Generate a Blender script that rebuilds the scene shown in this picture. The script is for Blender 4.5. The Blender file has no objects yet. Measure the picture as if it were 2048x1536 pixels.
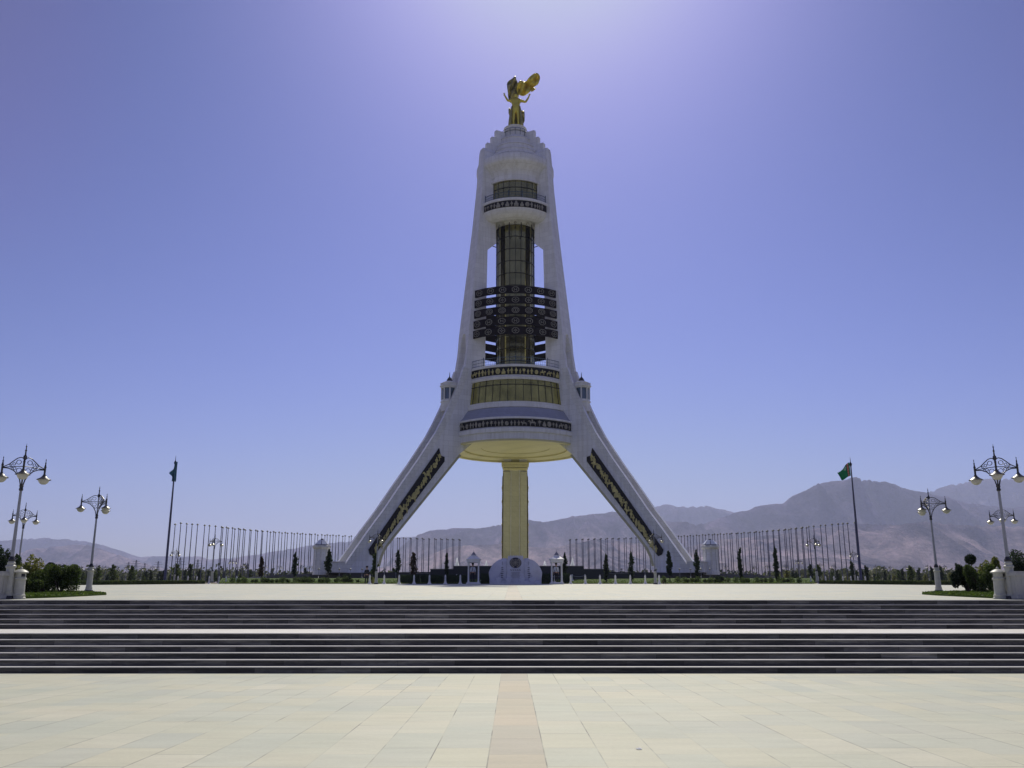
import bpy, math, random
import numpy as np
from mathutils import Vector, Matrix
PI=math.pi; R=math.radians
sc=bpy.context.scene; col=sc.collection
# ---------------------------------------------------------------- camera
EYE=Vector((0,0,1.561)); FOC=1800.0; PITCH=math.atan(442/1800)
cd=bpy.data.cameras.new('camera'); cam=bpy.data.objects.new('camera',cd); col.objects.link(cam)
cam.location=EYE; cam.rotation_euler=(PI/2+PITCH,0,0)
cd.sensor_width=36; cd.lens=36*FOC/2048; cd.clip_start=.1; cd.clip_end=60000
sc.camera=cam
# ---------------------------------------------------------------- light
SUN_EL=R(47.5); SUN_AZ=R(3.2)          # azimuth: to the right of +Y
SKY_STRENGTH=.077
w=bpy.data.worlds.new('World'); sc.world=w; w.use_nodes=True
nt=w.node_tree; nt.nodes.clear()
sky=nt.nodes.new('ShaderNodeTexSky'); sky.sky_type='NISHITA'; sky.sun_disc=False
sky.sun_elevation=SUN_EL; sky.sun_rotation=SUN_AZ; sky.altitude=200; sky.air_density=1.0; sky.dust_density=.9; sky.ozone_density=2.2
tint=nt.nodes.new('ShaderNodeMix'); tint.data_type='RGBA'; tint.blend_type='MULTIPLY'; tint.inputs[0].default_value=1
tint.inputs[7].default_value=(.079,.0633,.084,1)
gam=nt.nodes.new('ShaderNodeGamma'); gam.inputs[1].default_value=2.2   # deeper blue aloft, pale at the horizon
sep=nt.nodes.new('ShaderNodeSeparateXYZ'); cmb=nt.nodes.new('ShaderNodeCombineXYZ')
def smooth(op,src,lim_,k):
    q=nt.nodes.new('ShaderNodeMath'); q.operation=op; q.inputs[2].default_value=k; nt.links.new(src,q.inputs[0])
    if isinstance(lim_,float): q.inputs[1].default_value=lim_
    else: nt.links.new(lim_,q.inputs[1])
    return q.outputs[0]
gg=smooth('SMOOTH_MAX',smooth('SMOOTH_MIN',sep.outputs[1],7.6,3.0),1.15,.3)
rr_=smooth('SMOOTH_MAX',smooth('SMOOTH_MIN',smooth('SMOOTH_MIN',sep.outputs[0],gg,1.2),7.2,3.0),1.0,.3)
bb=smooth('SMOOTH_MAX',smooth('SMOOTH_MIN',sep.outputs[2],9.9,3.0),3.0,.5)
for _i,_o in enumerate((rr_,gg,bb)): nt.links.new(_o,cmb.inputs[_i])
bg=nt.nodes.new('ShaderNodeBackground'); bg.inputs[1].default_value=SKY_STRENGTH
wo=nt.nodes.new('ShaderNodeOutputWorld')
nt.links.new(sky.outputs[0],gam.inputs[0]); nt.links.new(gam.outputs[0],tint.inputs[6]); nt.links.new(tint.outputs[2],sep.inputs[0]); nt.links.new(cmb.outputs[0],bg.inputs[0]); nt.links.new(bg.outputs[0],wo.inputs[0])
ld=bpy.data.lights.new('sun','SUN'); ld.energy=4.0; ld.angle=R(.53); ld.color=(1,.94,.79)
sun=bpy.data.objects.new('sun',ld); col.objects.link(sun)
sun.rotation_euler=(-(PI/2-SUN_EL),0,-SUN_AZ)   # light comes from beyond the arch, over the camera's head
sun.rotation_euler=Vector((math.sin(SUN_AZ)*math.cos(SUN_EL),math.cos(SUN_AZ)*math.cos(SUN_EL),math.sin(SUN_EL))).to_track_quat('Z','Y').to_euler()
sc.view_settings.view_transform='Standard'; sc.view_settings.look='None'; sc.view_settings.exposure=.07; sc.view_settings.gamma=1
sc.render.engine='CYCLES'; sc.cycles.max_bounces=6; sc.cycles.volume_bounces=1
# ---------------------------------------------------------------- helpers
CP,SP=math.cos(PITCH),math.sin(PITCH)
def at(u,v,Y):                       # a pixel of the 2048-wide photo, at distance Y ahead
    a=(u-1024)/FOC; b=(768-v)/FOC; dy=CP-b*SP; k=Y/dy
    return Vector((a*k,Y,EYE.z+(SP+b*CP)*k))
def plaza_z(Y): return 1.718+.0305*(Y-29.85)
def terr_z(Y): return 1.561+.0236*Y
def on_plaza(u,v):
    b=(768-v)/FOC; dy=CP-b*SP; m=(SP+b*CP)/dy      # z=eye+m*Y
    Y=(1.718-.0305*29.85-EYE.z)/(m-.0305); return at(u,v,Y)
def X_at(u,Y): return (u-1024)/1852*Y
class MB:
    def __init__(s): s.v=[]; s.f=[]; s.m=[]
    def add(s,vs,fs,m=0,T=None):
        o=len(s.v)
        s.v+= [tuple(T@Vector(p)) for p in vs] if T else [tuple(p) for p in vs]
        s.f+=[tuple(i+o for i in f) for f in fs]; s.m+=[m]*len(fs)
    def box(s,c,d,rz=0,m=0,top=1.0,T=None):
        x,y,z=[k/2 for k in d]; t=top
        vs=[(-x,-y,-z),(x,-y,-z),(x,y,-z),(-x,y,-z),(-x*t,-y*t,z),(x*t,-y*t,z),(x*t,y*t,z),(-x*t,y*t,z)]
        ca,sa=math.cos(rz),math.sin(rz)
        vs=[(c[0]+a*ca-b*sa,c[1]+a*sa+b*ca,c[2]+q) for a,b,q in vs]
        s.add(vs,[(3,2,1,0),(4,5,6,7),(0,1,5,4),(1,2,6,5),(2,3,7,6),(3,0,4,7)],m,T)
    def tube(s,p,q,r0,r1=None,n=8,m=0,T=None):
        p,q=Vector(p),Vector(q); r1=r0 if r1 is None else r1
        d=(q-p).normalized(); a=d.orthogonal().normalized(); b=d.cross(a)
        vs=[]
        for c,r in((p,r0),(q,r1)):
            for i in range(n):
                t=2*PI*i/n; vs.append(c+a*r*math.cos(t)+b*r*math.sin(t))
        fs=[(i,(i+1)%n,n+(i+1)%n,n+i) for i in range(n)]+[tuple(range(n-1,-1,-1)),tuple(range(n,2*n))]
        s.add(vs,fs,m,T)
    def path(s,pts,r,n=6,m=0,T=None):
        for a,b in zip(pts,pts[1:]): s.tube(a,b,r,r,n,m,T)
    def lathe(s,prof,n=48,m=0,c=(0,0,0),T=None,a0=0,a1=2*PI,cap=False):
        full=abs(a1-a0-2*PI)<1e-6; k=n if full else n+1; vs=[];fs=[]
        for r,z in prof:
            for i in range(k):
                t=a0+(a1-a0)*i/n; vs.append((c[0]+r*math.cos(t),c[1]+r*math.sin(t),c[2]+z))
        for j in range(len(prof)-1):
            for i in range(n):
                i2=(i+1)%k if full else i+1
                fs.append((j*k+i,j*k+i2,(j+1)*k+i2,(j+1)*k+i))
        if cap:
            L=len(prof)
            fs.append(tuple(j*k for j in range(L))); fs.append(tuple(j*k+k-1 for j in range(L-1,-1,-1)))
        s.add(vs,fs,m,T)
    def ring(s,r0,r1,z0,z1,a0=0,a1=2*PI,n=48,m=0,c=(0,0,0),r0t=None,r1t=None,T=None):
        r0t=r0 if r0t is None else r0t; r1t=r1 if r1t is None else r1t
        full=abs(a1-a0-2*PI)<1e-6
        s.lathe([(r1,z0),(r1t,z1),(r0t,z1),(r0,z0),(r1,z0)],n,m,c,T,a0,a1,cap=False)
        if not full:
            for t in (a0,a1):
                ca,sa=math.cos(t),math.sin(t)
                s.add([(c[0]+r*ca,c[1]+r*sa,c[2]+z) for r,z in((r1,z0),(r1t,z1),(r0t,z1),(r0,z0))],[(0,1,2,3)],m,T)
    def ball(s,c,r,n=10,k=6,m=0,sz=1,T=None):
        s.lathe([(r*math.sin(PI*i/k)+1e-4,-r*sz*math.cos(PI*i/k)) for i in range(k+1)],n,m,c,T)
    def ext(s,poly,fn,o0,o1,m=0):     # outline (u,v) -> fn(u,v,offset); extruded
        n=len(poly); vs=[fn(a,b,o0) for a,b in poly]+[fn(a,b,o1) for a,b in poly]
        s.add(vs,[tuple(range(n-1,-1,-1)),tuple(range(n,2*n))]+[(i,(i+1)%n,n+(i+1)%n,n+i) for i in range(n)],m)
    def build(s,name,mats,parent=None,smooth=False,loc=None):
        me=bpy.data.meshes.new(name); me.from_pydata(s.v,[],s.f)
        if not isinstance(mats,(list,tuple)): mats=[mats]
        for k in mats: me.materials.append(k)
        if len(mats)>1: me.polygons.foreach_set('material_index',s.m)
        me.update(); bm_fix(me)
        if smooth:
            me.polygons.foreach_set('use_smooth',[True]*len(me.polygons))
            try: me.set_sharp_from_angle(angle=R(35))
            except Exception: pass
        o=bpy.data.objects.new(name,me); col.objects.link(o)
        if parent: o.parent=parent
        if loc is not None: o.location=loc
        return o
def bm_fix(me):
    import bmesh
    b=bmesh.new(); b.from_mesh(me); bmesh.ops.recalc_face_normals(b,faces=b.faces); b.to_mesh(me); b.free()
def tag(o,label=None,cat=None,group=None,kind=None):
    if label: o['label']=label
    if cat: o['category']=cat
    if group: o['group']=group
    if kind: o['kind']=kind
    return o
def empty(name,loc,label=None,cat=None,group=None,rz=0):
    o=bpy.data.objects.new(name,None); col.objects.link(o); o.location=loc; o.rotation_euler=(0,0,rz); o.empty_display_size=.2
    return tag(o,label,cat,group)
def kids(o): return [c for c in bpy.data.objects if c.parent==o]
def dup(tree,loc,label,rz=0,scale=1,parent=None):
    o,ch=tree; c=o.copy(); col.objects.link(c); c.location=loc; c.rotation_euler=(0,0,rz)
    c.scale=(scale,)*3 if not isinstance(scale,tuple) else scale
    c['label']=label
    def rec(lst,p):
        for k,sub in lst:
            d=k.copy(); col.objects.link(d); d.parent=p; rec(sub,d)
    rec(ch,c); return c
def tree_of(o): return (o,[tree_of(c) for c in kids(o)])
ONES='first second third fourth fifth sixth seventh eighth ninth tenth eleventh twelfth thirteenth fourteenth fifteenth sixteenth seventeenth eighteenth nineteenth'.split()
def ordn(i):                         # i from 1
    if i<20: return ONES[i-1]
    t,k=divmod(i,10); T=['','','twent','thirt','fort','fift'][t]
    return T+'ieth' if k==0 else T+'y-'+ONES[k-1]
rng=random.Random(7)
# ---------------------------------------------------------------- materials
def nodes(name):
    m=bpy.data.materials.new(name); m.use_nodes=True; t=m.node_tree
    return m,t,t.nodes['Principled BSDF']
def N(t,k,**kw):
    n=t.nodes.new(k)
    for a,b in kw.items(): setattr(n,a,b)
    return n
def ramp(t,src,stops):
    r=N(t,'ShaderNodeValToRGB'); e=r.color_ramp.elements
    while len(e)>len(stops): e.remove(e[-1])
    while len(e)<len(stops): e.new(.5)
    for k,(p,c) in zip(e,stops): k.position=p; k.color=(*c,1)
    t.links.new(src,r.inputs[0]); return r.outputs[0]
def coord(t,scale=(1,1,1),loc=(0,0,0),kind='Object'):
    tc=N(t,'ShaderNodeTexCoord'); mp=N(t,'ShaderNodeMapping')
    mp.inputs['Scale'].default_value=scale; mp.inputs['Location'].default_value=loc
    t.links.new(tc.outputs[kind],mp.inputs[0]); return mp.outputs[0]
def mixc(t,fac,a,b,mode='MIX'):
    x=N(t,'ShaderNodeMix',data_type='RGBA',blend_type=mode)
    for i,s in((0,fac),(6,a),(7,b)):
        if isinstance(s,(int,float)): x.inputs[i].default_value=s
        elif isinstance(s,tuple): x.inputs[i].default_value=(*s,1)
        else: t.links.new(s,x.inputs[i])
    return x.outputs[2]
def noise(t,vec,scale,detail=4,rough=.6):
    n=N(t,'ShaderNodeTexNoise'); n.inputs['Scale'].default_value=scale; n.inputs['Detail'].default_value=detail; n.inputs['Roughness'].default_value=rough
    t.links.new(vec,n.inputs['Vector']); return n.outputs['Fac']
def bump(t,b,h,strength=.3,dist=.02):
    k=N(t,'ShaderNodeBump'); k.inputs['Strength'].default_value=strength; k.inputs['Distance'].default_value=dist
    t.links.new(h,k.inputs['Height']); t.links.new(k.outputs[0],b.inputs['Normal'])
def plain(name,c,rough=.6,metal=0,var=.15,scale=3,spec=.5):
    m,t,b=nodes(name); v=coord(t)
    f=noise(t,v,scale)
    o=ramp(t,f,[(.3,tuple(k*(1-var) for k in c)),(.7,tuple(min(1,k*(1+var)) for k in c))])
    t.links.new(o,b.inputs['Base Color']); b.inputs['Roughness'].default_value=rough; b.inputs['Metallic'].default_value=metal
    b.inputs['Specular IOR Level'].default_value=spec
    return m
M={}
def marble(name,c,panel=(1.2,.6),joint=.75,streak=.16):
    m,t,b=nodes(name); v=coord(t)
    f=noise(t,v,.35,6,.7); s=noise(t,coord(t,(1.6,1.6,.06)),1.1,5,.65)
    a=ramp(t,f,[(.3,tuple(k*.9 for k in c)),(.65,c)])
    a=mixc(t,ramp(t,s,[(.42,(0,0,0)),(.7,(streak*3,)*3)]),a,tuple(k*(1-streak)*q for k,q in zip(c,(.8,.78,.7))))
    tc=coord(t); sx=N(t,'ShaderNodeSeparateXYZ'); t.links.new(tc,sx.inputs[0])
    ad=N(t,'ShaderNodeMath',operation='ADD'); t.links.new(sx.outputs[0],ad.inputs[0]); t.links.new(sx.outputs[1],ad.inputs[1])
    cb=N(t,'ShaderNodeCombineXYZ'); t.links.new(ad.outputs[0],cb.inputs[0]); t.links.new(sx.outputs[2],cb.inputs[1])
    br=N(t,'ShaderNodeTexBrick'); br.inputs['Scale'].default_value=1; br.inputs['Brick Width'].default_value=panel[0]; br.inputs['Row Height'].default_value=panel[1]
    br.inputs['Mortar Size'].default_value=.025; br.inputs['Color1'].default_value=(1,1,1,1); br.inputs['Color2'].default_value=(.9,.9,.9,1); br.inputs['Mortar'].default_value=(joint,)*3+(1,)
    t.links.new(cb.outputs[0],br.inputs['Vector'])
    a=mixc(t,1,a,br.outputs[0],'MULTIPLY')
    t.links.new(a,b.inputs['Base Color']); b.inputs['Roughness'].default_value=.45
    return m
M['marble']=marble('white_marble',(.86,.865,.89),(1.8,.9),.8,.17)
M['marble2']=marble('pale_marble',(.86,.86,.85),(1.2,.6),.85,.15)
M['bounce_clad']=marble('bounce_tinted_stone',(.53,.51,.34),(1.2,.9),.8,.1); M['soffit']=marble('bounce_tinted_soffit',(.72,.67,.36),(1.6,1.6),.8,.05)  # warm bounce from the sunlit ground is put into both stone colours
M['grey_marble']=marble('grey_veined_marble',(.42,.42,.41),(3,3),.8,.25)
M['rail']=marble('bright_marble',(.85,.85,.83)); M['rail'].node_tree.nodes['Principled BSDF'].inputs['Roughness'].default_value=.28
M['track']=plain('grey_stone_track',(.17,.165,.155),.7)
M['black']=plain('black_granite',(.012,.013,.018),.35,0,.3,1)
M['panel']=plain('black_relief_ground',(.010,.009,.010),.55,0,.4,2,.3)
M['gold_relief']=plain('dull_gold_relief',(.52,.46,.18),.5,.3,.35,2.5)
M['silver_relief']=plain('grey_relief',(.32,.30,.24),.55,.3,.3,3)
M['carpet']=plain('dark_carpet_band',(.012,.008,.009),.7,0,.5,3,.2)
M['gul']=plain('grey_medallion',(.23,.22,.18),.6,.1,.3,4)
M['glass']=plain('olive_glass',(.42,.38,.11),.2,.88,.35,.5); M['glass_shaft']=plain('dark_olive_glass',(.30,.28,.12),.15,.85,.3,.5)
M['glass_dark']=plain('dark_glass',(.03,.028,.018),.15,.6,.3,.5)
M['glass_gold']=plain('gold_glass',(.42,.40,.20),.2,.8,.2,.5)
M['glass_blue']=plain('pale_blue_glass',(.14,.19,.22),.1,.5,.2,.5)
M['pane']=plain('white_roof_glass',(.75,.78,.82),.12,0,.05,1)
M['frame']=plain('dark_frame',(.02,.02,.016),.4,.4)
M['slope']=marble('grey_blue_slope',(.36,.38,.46),(1,.5),.8,.1)
M['rail_metal']=plain('railing_metal',(.08,.12,.15),.4,.7)
M['gold']=plain('polished_gold',(.78,.64,.10),.36,.9,.2,.8)
M['bronze_dark']=plain('dull_gold_underside',(.36,.32,.13),.5,.8,.3,.8)
M['white_metal']=plain('pale_grey_painted_metal',(.27,.28,.31),.4,.2,.12,4)
M['cream']=plain('cream_painted_base',(.42,.42,.36),.5,0,.12,6)
M['iron']=plain('dark_ironwork',(.035,.035,.04),.4,.5,.2,8)
M['shade']=plain('steel_shade',(.07,.068,.06),.3,.5,.2,6)
M['opal']=plain('opal_glass_globe',(.42,.41,.36),.2,0,.06,6)
M['pole']=plain('steel_pole',(.08,.08,.125),.45,.4,.15,2)
M['bark']=plain('bark',(.07,.05,.035),.9)
M['skin']=plain('skin',(.42,.25,.17),.55,0,.05)
M['shirt']=plain('pale_shirt',(.60,.62,.68),.8,0,.06,9)
M['cloth_dark']=plain('dark_cloth',(.012,.012,.018),.85,0,.3,9)
M['hair']=plain('dark_hair',(.01,.009,.008),.7)
M['roofslate']=plain('dark_roof_tile',(.20,.20,.26),.5,0,.2,4)
M['paper']=plain('white_paper',(.75,.75,.72),.8,0,.05,9)
M['sculpt']=plain('bluish_white_marble',(.56,.57,.66),.5,0,.12,1.2)
M['sculpt_dark']=plain('incised_lettering',(.02,.02,.05),.6); M['bronze']=plain('pale_bronze',(.45,.42,.36),.4,.5,.2,9)
def watermat():
    m,t,b=nodes('white_water_jet'); b.inputs['Base Color'].default_value=(.9,.92,.95,1); b.inputs['Roughness'].default_value=.5
    tl=N(t,'ShaderNodeBsdfTranslucent'); tl.inputs[0].default_value=(.95,.96,.98,1); mx=N(t,'ShaderNodeMixShader'); mx.inputs[0].default_value=.7
    t.links.new(b.outputs[0],mx.inputs[1]); t.links.new(tl.outputs[0],mx.inputs[2]); t.links.new(mx.outputs[0],t.nodes['Material Output'].inputs[0]); return m
M['water']=watermat()
def leafmat(name,c1,c2,sc_=1.2):
    m,t,b=nodes(name); v=coord(t); f=noise(t,v,sc_,3)
    g=N(t,'ShaderNodeNewGeometry')
    o=ramp(t,f,[(.32,c1),(.68,c2)])
    o=mixc(t,1,o,ramp(t,g.outputs['Random Per Island'],[(0,(.6,.6,.6)),(1,(1.3,1.3,1.15))]),'MULTIPLY')
    t.links.new(o,b.inputs['Base Color']); b.inputs['Roughness'].default_value=.6
    tr=b.inputs.get('Transmission Weight'); 
    b.inputs['Specular IOR Level'].default_value=.25
    # thin leaves let some light through
    tl=N(t,'ShaderNodeBsdfTranslucent'); t.links.new(o,tl.inputs[0]); mx=N(t,'ShaderNodeMixShader'); mx.inputs[0].default_value=.45
    out=t.nodes['Material Output']; t.links.new(b.outputs[0],mx.inputs[1]); t.links.new(tl.outputs[0],mx.inputs[2]); t.links.new(mx.outputs[0],out.inputs[0])
    return m
M['leaf_dark']=leafmat('dark_conifer_leaves',(.018,.032,.016),(.045,.075,.03))
M['leaf_mid']=leafmat('shrub_leaves',(.04,.07,.018),(.12,.16,.04),2)
M['leaf_yel']=leafmat('yellow_green_leaves',(.12,.15,.04),(.30,.30,.09),2)
M['leaf_red']=leafmat('reddish_leaves',(.04,.03,.02),(.09,.05,.03),2)
M['leaf_far']=leafmat('far_woodland_leaves',(.05,.065,.03),(.12,.13,.07),.05)
def grassmat(name,c1,c2,s):
    m,t,b=nodes(name); v=coord(t); f=noise(t,v,s,6,.75)
    t.links.new(ramp(t,f,[(.3,c1),(.7,c2)]),b.inputs['Base Color']); b.inputs['Roughness'].default_value=.9; b.inputs['Specular IOR Level'].default_value=.1
    bump(t,b,f,.8,.1); return m
M['blade']=leafmat('grass_blades',(.05,.09,.012),(.12,.18,.03),2.2); M['grass']=grassmat('lawn_grass',(.03,.06,.007),(.08,.125,.018),1.1)
M['ground_far']=grassmat('dry_plain',(.12,.11,.07),(.24,.21,.15),.02)
def slabs(name,base,strip,near):
    m,t,b=nodes(name)
    tc=N(t,'ShaderNodeTexCoord'); sx=N(t,'ShaderNodeSeparateXYZ'); t.links.new(tc.outputs['Object'],sx.inputs[0])
    ax=N(t,'ShaderNodeMath',operation='ADD'); ax.inputs[1].default_value=.25+60*.6; t.links.new(sx.outputs[0],ax.inputs[0])
    cb=N(t,'ShaderNodeCombineXYZ'); t.links.new(sx.outputs[1],cb.inputs[0]); t.links.new(ax.outputs[0],cb.inputs[1])
    br=N(t,'ShaderNodeTexBrick'); br.offset=.37; br.offset_frequency=3
    for k,vv in(('Scale',1),('Brick Width',1.2),('Row Height',.6),('Mortar Size',.008),('Mortar Smooth',.2),('Bias',0)): br.inputs[k].default_value=vv
    br.inputs['Color1'].default_value=(0,0,0,1); br.inputs['Color2'].default_value=(1,1,1,1); br.inputs['Mortar'].default_value=(.5,.5,.5,1)
    t.links.new(cb.outputs[0],br.inputs['Vector'])
    v=coord(t)
    big=noise(t,coord(t,(.35,.9,1)),.35,5,.6); fine=noise(t,v,18,5,.7); mid=noise(t,coord(t,(.6,2.2,1)),1.4,4,.6)
    slab=ramp(t,br.outputs['Color'],[(0,tuple(k*q for k,q in zip(base,(.89,.92,.93)))),(.35,tuple(k*q for k,q in zip(base,(.95,.98,.96)))),(.7,tuple(k*q for k,q in zip(base,(1.0,.99,.91)))),(1,tuple(k*q for k,q in zip(base,(1.05,1.04,1.0))))])
    a=mixc(t,ramp(t,big,[(.35,(0,0,0)),(.65,(1,1,1))]),slab,mixc(t,1,slab,(.90,.95,.97),'MULTIPLY'))
    # pinkish central strip of slabs
    lo=N(t,'ShaderNodeMath',operation='GREATER_THAN'); lo.inputs[1].default_value=-.25; t.links.new(sx.outputs[0],lo.inputs[0])
    hi=N(t,'ShaderNodeMath',operation='LESS_THAN'); hi.inputs[1].default_value=.35; t.links.new(sx.outputs[0],hi.inputs[0])
    mu=N(t,'ShaderNodeMath',operation='MULTIPLY'); t.links.new(lo.outputs[0],mu.inputs[0]); t.links.new(hi.outputs[0],mu.inputs[1])
    a=mixc(t,mu.outputs[0],a,mixc(t,1,a,tuple(s/q for s,q in zip(strip,base)),'MULTIPLY'))
    a=mixc(t,1,a,ramp(t,mid,[(.3,(.93,.93,.92)),(.7,(1.04,1.04,1.03))]),'MULTIPLY')
    a=mixc(t,1,a,ramp(t,fine,[(.3,(.94,.94,.94)),(.7,(1.04,1.04,1.04))]),'MULTIPLY')
    st_=noise(t,coord(t,(.8,1.6,1),(3,7,0)),.55,7,.72)      # worn, slightly stained patches
    a=mixc(t,ramp(t,st_,[(.52,(0,0,0)),(.68,(.55,)*3)]),a,mixc(t,1,a,(.86,.87,.84),'MULTIPLY'))
    # joints, partly filled with dust
    jn=noise(t,coord(t,(.5,.5,1)),1.3,3)
    jm=N(t,'ShaderNodeMath',operation='MULTIPLY'); t.links.new(br.outputs['Fac'],jm.inputs[0]); t.links.new(ramp(t,jn,[(.44,(.12,)*3),(.62,(1,)*3)]),jm.inputs[1])
    a=mixc(t,jm.outputs[0],a,tuple(k*.38 for k in base))
    t.links.new(a,b.inputs['Base Color']); b.inputs['Roughness'].default_value=.62; b.inputs['Specular IOR Level'].default_value=.3
    bump(t,b,fine,.12,.003)
    return m
M['slab']=slabs('beige_stone_slabs',(.54,.525,.415),(.50,.44,.335),True)
M['slab_up']=slabs('pale_plaza_slabs',(.525,.512,.42),(.54,.48,.385),False)
def risermat():
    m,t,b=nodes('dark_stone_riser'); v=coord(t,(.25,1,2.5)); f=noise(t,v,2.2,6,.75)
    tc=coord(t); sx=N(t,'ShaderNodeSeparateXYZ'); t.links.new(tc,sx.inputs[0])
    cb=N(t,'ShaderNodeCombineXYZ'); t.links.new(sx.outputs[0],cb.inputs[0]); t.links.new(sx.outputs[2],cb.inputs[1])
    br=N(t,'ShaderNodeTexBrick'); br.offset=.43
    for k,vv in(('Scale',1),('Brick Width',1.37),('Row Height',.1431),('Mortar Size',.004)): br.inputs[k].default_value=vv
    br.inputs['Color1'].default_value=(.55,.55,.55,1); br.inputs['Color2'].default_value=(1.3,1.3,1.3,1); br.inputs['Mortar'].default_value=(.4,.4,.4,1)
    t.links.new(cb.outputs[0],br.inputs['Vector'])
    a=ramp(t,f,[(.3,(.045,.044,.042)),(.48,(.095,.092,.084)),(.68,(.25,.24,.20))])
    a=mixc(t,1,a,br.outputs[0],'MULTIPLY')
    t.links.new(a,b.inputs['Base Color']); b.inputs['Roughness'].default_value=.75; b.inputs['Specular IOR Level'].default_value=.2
    return m
M['riser']=risermat()
M['tread']=plain('pale_step_stone',(.60,.58,.52),.6,0,.12,2)
def rockmat():
    m,t,b=nodes('arid_rock'); v=coord(t); f=noise(t,v,.0012,8,.65); g=noise(t,coord(t,(1,.25,1)),.004,6,.7)
    a=ramp(t,f,[(.36,(.055,.05,.12)),(.5,(.13,.11,.21)),(.62,(.25,.205,.32))])  # blue-violet of the distance haze is put into the rock colour
    sz=N(t,'ShaderNodeSeparateXYZ'); t.links.new(coord(t,(.001,.001,.001)),sz.inputs[0])      # pale tan foothills, darker rock above
    ad=N(t,'ShaderNodeMath',operation='MULTIPLY_ADD'); t.links.new(noise(t,v,.0009,6,.7),ad.inputs[0]); ad.inputs[1].default_value=.55; t.links.new(sz.outputs[2],ad.inputs[2])
    lo=ramp(t,noise(t,coord(t,(1,.6,1)),.0022,7,.7),[(.39,(.06,.05,.11)),(.44,(.22,.18,.24)),(.51,(.56,.44,.47)),(.7,(.70,.56,.56))])  # dark patches paint the shade of steep slopes into the foothills
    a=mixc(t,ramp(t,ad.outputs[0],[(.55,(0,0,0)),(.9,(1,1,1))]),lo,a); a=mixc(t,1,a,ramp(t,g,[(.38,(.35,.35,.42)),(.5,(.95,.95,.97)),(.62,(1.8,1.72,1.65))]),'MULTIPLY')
    t.links.new(a,b.inputs['Base Color']); b.inputs['Roughness'].default_value=.95; b.inputs['Specular IOR Level'].default_value=.05
    bump(t,b,noise(t,coord(t,(1,.35,1)),.0045,9,.8),1.0,420)
    return m
M['rock']=rockmat()
def flagmat():
    m=plain('green_flag_cloth',(.015,.13,.07),.8,0,.1,3); return m
def clothmat(name,c):
    m,t,b=nodes(name); v=coord(t); f=noise(t,v,3,3); o=ramp(t,f,[(.3,tuple(k*.85 for k in c)),(.7,tuple(min(1,k*1.15) for k in c))])
    t.links.new(o,b.inputs['Base Color']); b.inputs['Roughness'].default_value=.85
    tl=N(t,'ShaderNodeBsdfTranslucent'); t.links.new(o,tl.inputs[0]); mx=N(t,'ShaderNodeMixShader'); mx.inputs[0].default_value=.5
    t.links.new(b.outputs[0],mx.inputs[1]); t.links.new(tl.outputs[0],mx.inputs[2]); t.links.new(mx.outputs[0],t.nodes['Material Output'].inputs[0]); return m
M['flag']=clothmat('green_flag_cloth',(.03,.27,.14)); M['flag_red']=clothmat('red_flag_stripe',(.42,.09,.06)); M['flag_white']=clothmat('white_flag_emblem',(.7,.7,.7)); M['flag_teal']=clothmat('blue_grey_flag_cloth',(.12,.27,.36))

# ================================================================ SETTING
# lower forecourt
mb=MB(); mb.add([(-90,-60,0),(90,-60,0),(90,22.2,0),(-90,22.2,0)],[(0,1,2,3)]); tag(mb.build('paved_forecourt',M['slab']),kind='structure')
# ground sheet round everything on this side
mb=MB(); mb.add([(-6000,-6000,-.35),(6000,-6000,-.35),(6000,21,-.35),(-6000,21,-.35)],[(0,1,2,3)])
tag(mb.build('ground',M['ground_far']),kind='structure')
# stairs : two flights of six risers, a landing between
RS=1.7176/12
mb=MB(); Y=22.2; z=0; xs=(-90,90)
for k in range(12):
    z2=z+RS; nose=.018
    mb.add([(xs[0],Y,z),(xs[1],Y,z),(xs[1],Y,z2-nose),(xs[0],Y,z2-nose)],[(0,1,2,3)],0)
    # pale tread slab with a small nosing
    y2=Y+(.35 if k not in(5,11) else (4.15 if k==5 else .02))
    mb.add([(xs[0],Y-.02,z2-nose),(xs[1],Y-.02,z2-nose),(xs[1],Y-.02,z2-.008),(xs[0],Y-.02,z2-.008),(xs[0],Y-.012,z2),(xs[1],Y-.012,z2),(xs[1],y2,z2),(xs[0],y2,z2),(xs[0],Y,z2-nose),(xs[1],Y,z2-nose)],
       [(8,9,1,0)],0)
    mb.add([(xs[0],Y-.02,z2-nose),(xs[1],Y-.02,z2-nose),(xs[1],Y-.02,z2-.008),(xs[0],Y-.02,z2-.008),(xs[1],Y-.012,z2),(xs[0],Y-.012,z2)],[(0,1,2,3),(3,2,4,5)],1)
    mb.add([(xs[0],Y-.012,z2),(xs[1],Y-.012,z2),(xs[1],y2,z2),(xs[0],y2,z2)],[(0,1,2,3)],1)
    Y=Y+(.35 if k!=5 else 4.15); z=z2
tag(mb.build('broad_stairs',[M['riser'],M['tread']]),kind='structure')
YE=22.2+.35*10+4.15+.02
# upper plaza, rising gently to the arch
out=[]; 
for x,y in((-200,YE),(200,YE),(200,52),(90,57),(62,64),(46,73),(36,80),(30,91.5),(-30,91.5),(-36,80),(-46,73),(-62,64),(-90,57),(-200,52)): out.append((x,y,plaza_z(y)))
mb=MB(); mb.add(out,[tuple(range(len(out)))]); tag(mb.build('upper_plaza',M['slab_up']),kind='structure')
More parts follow.
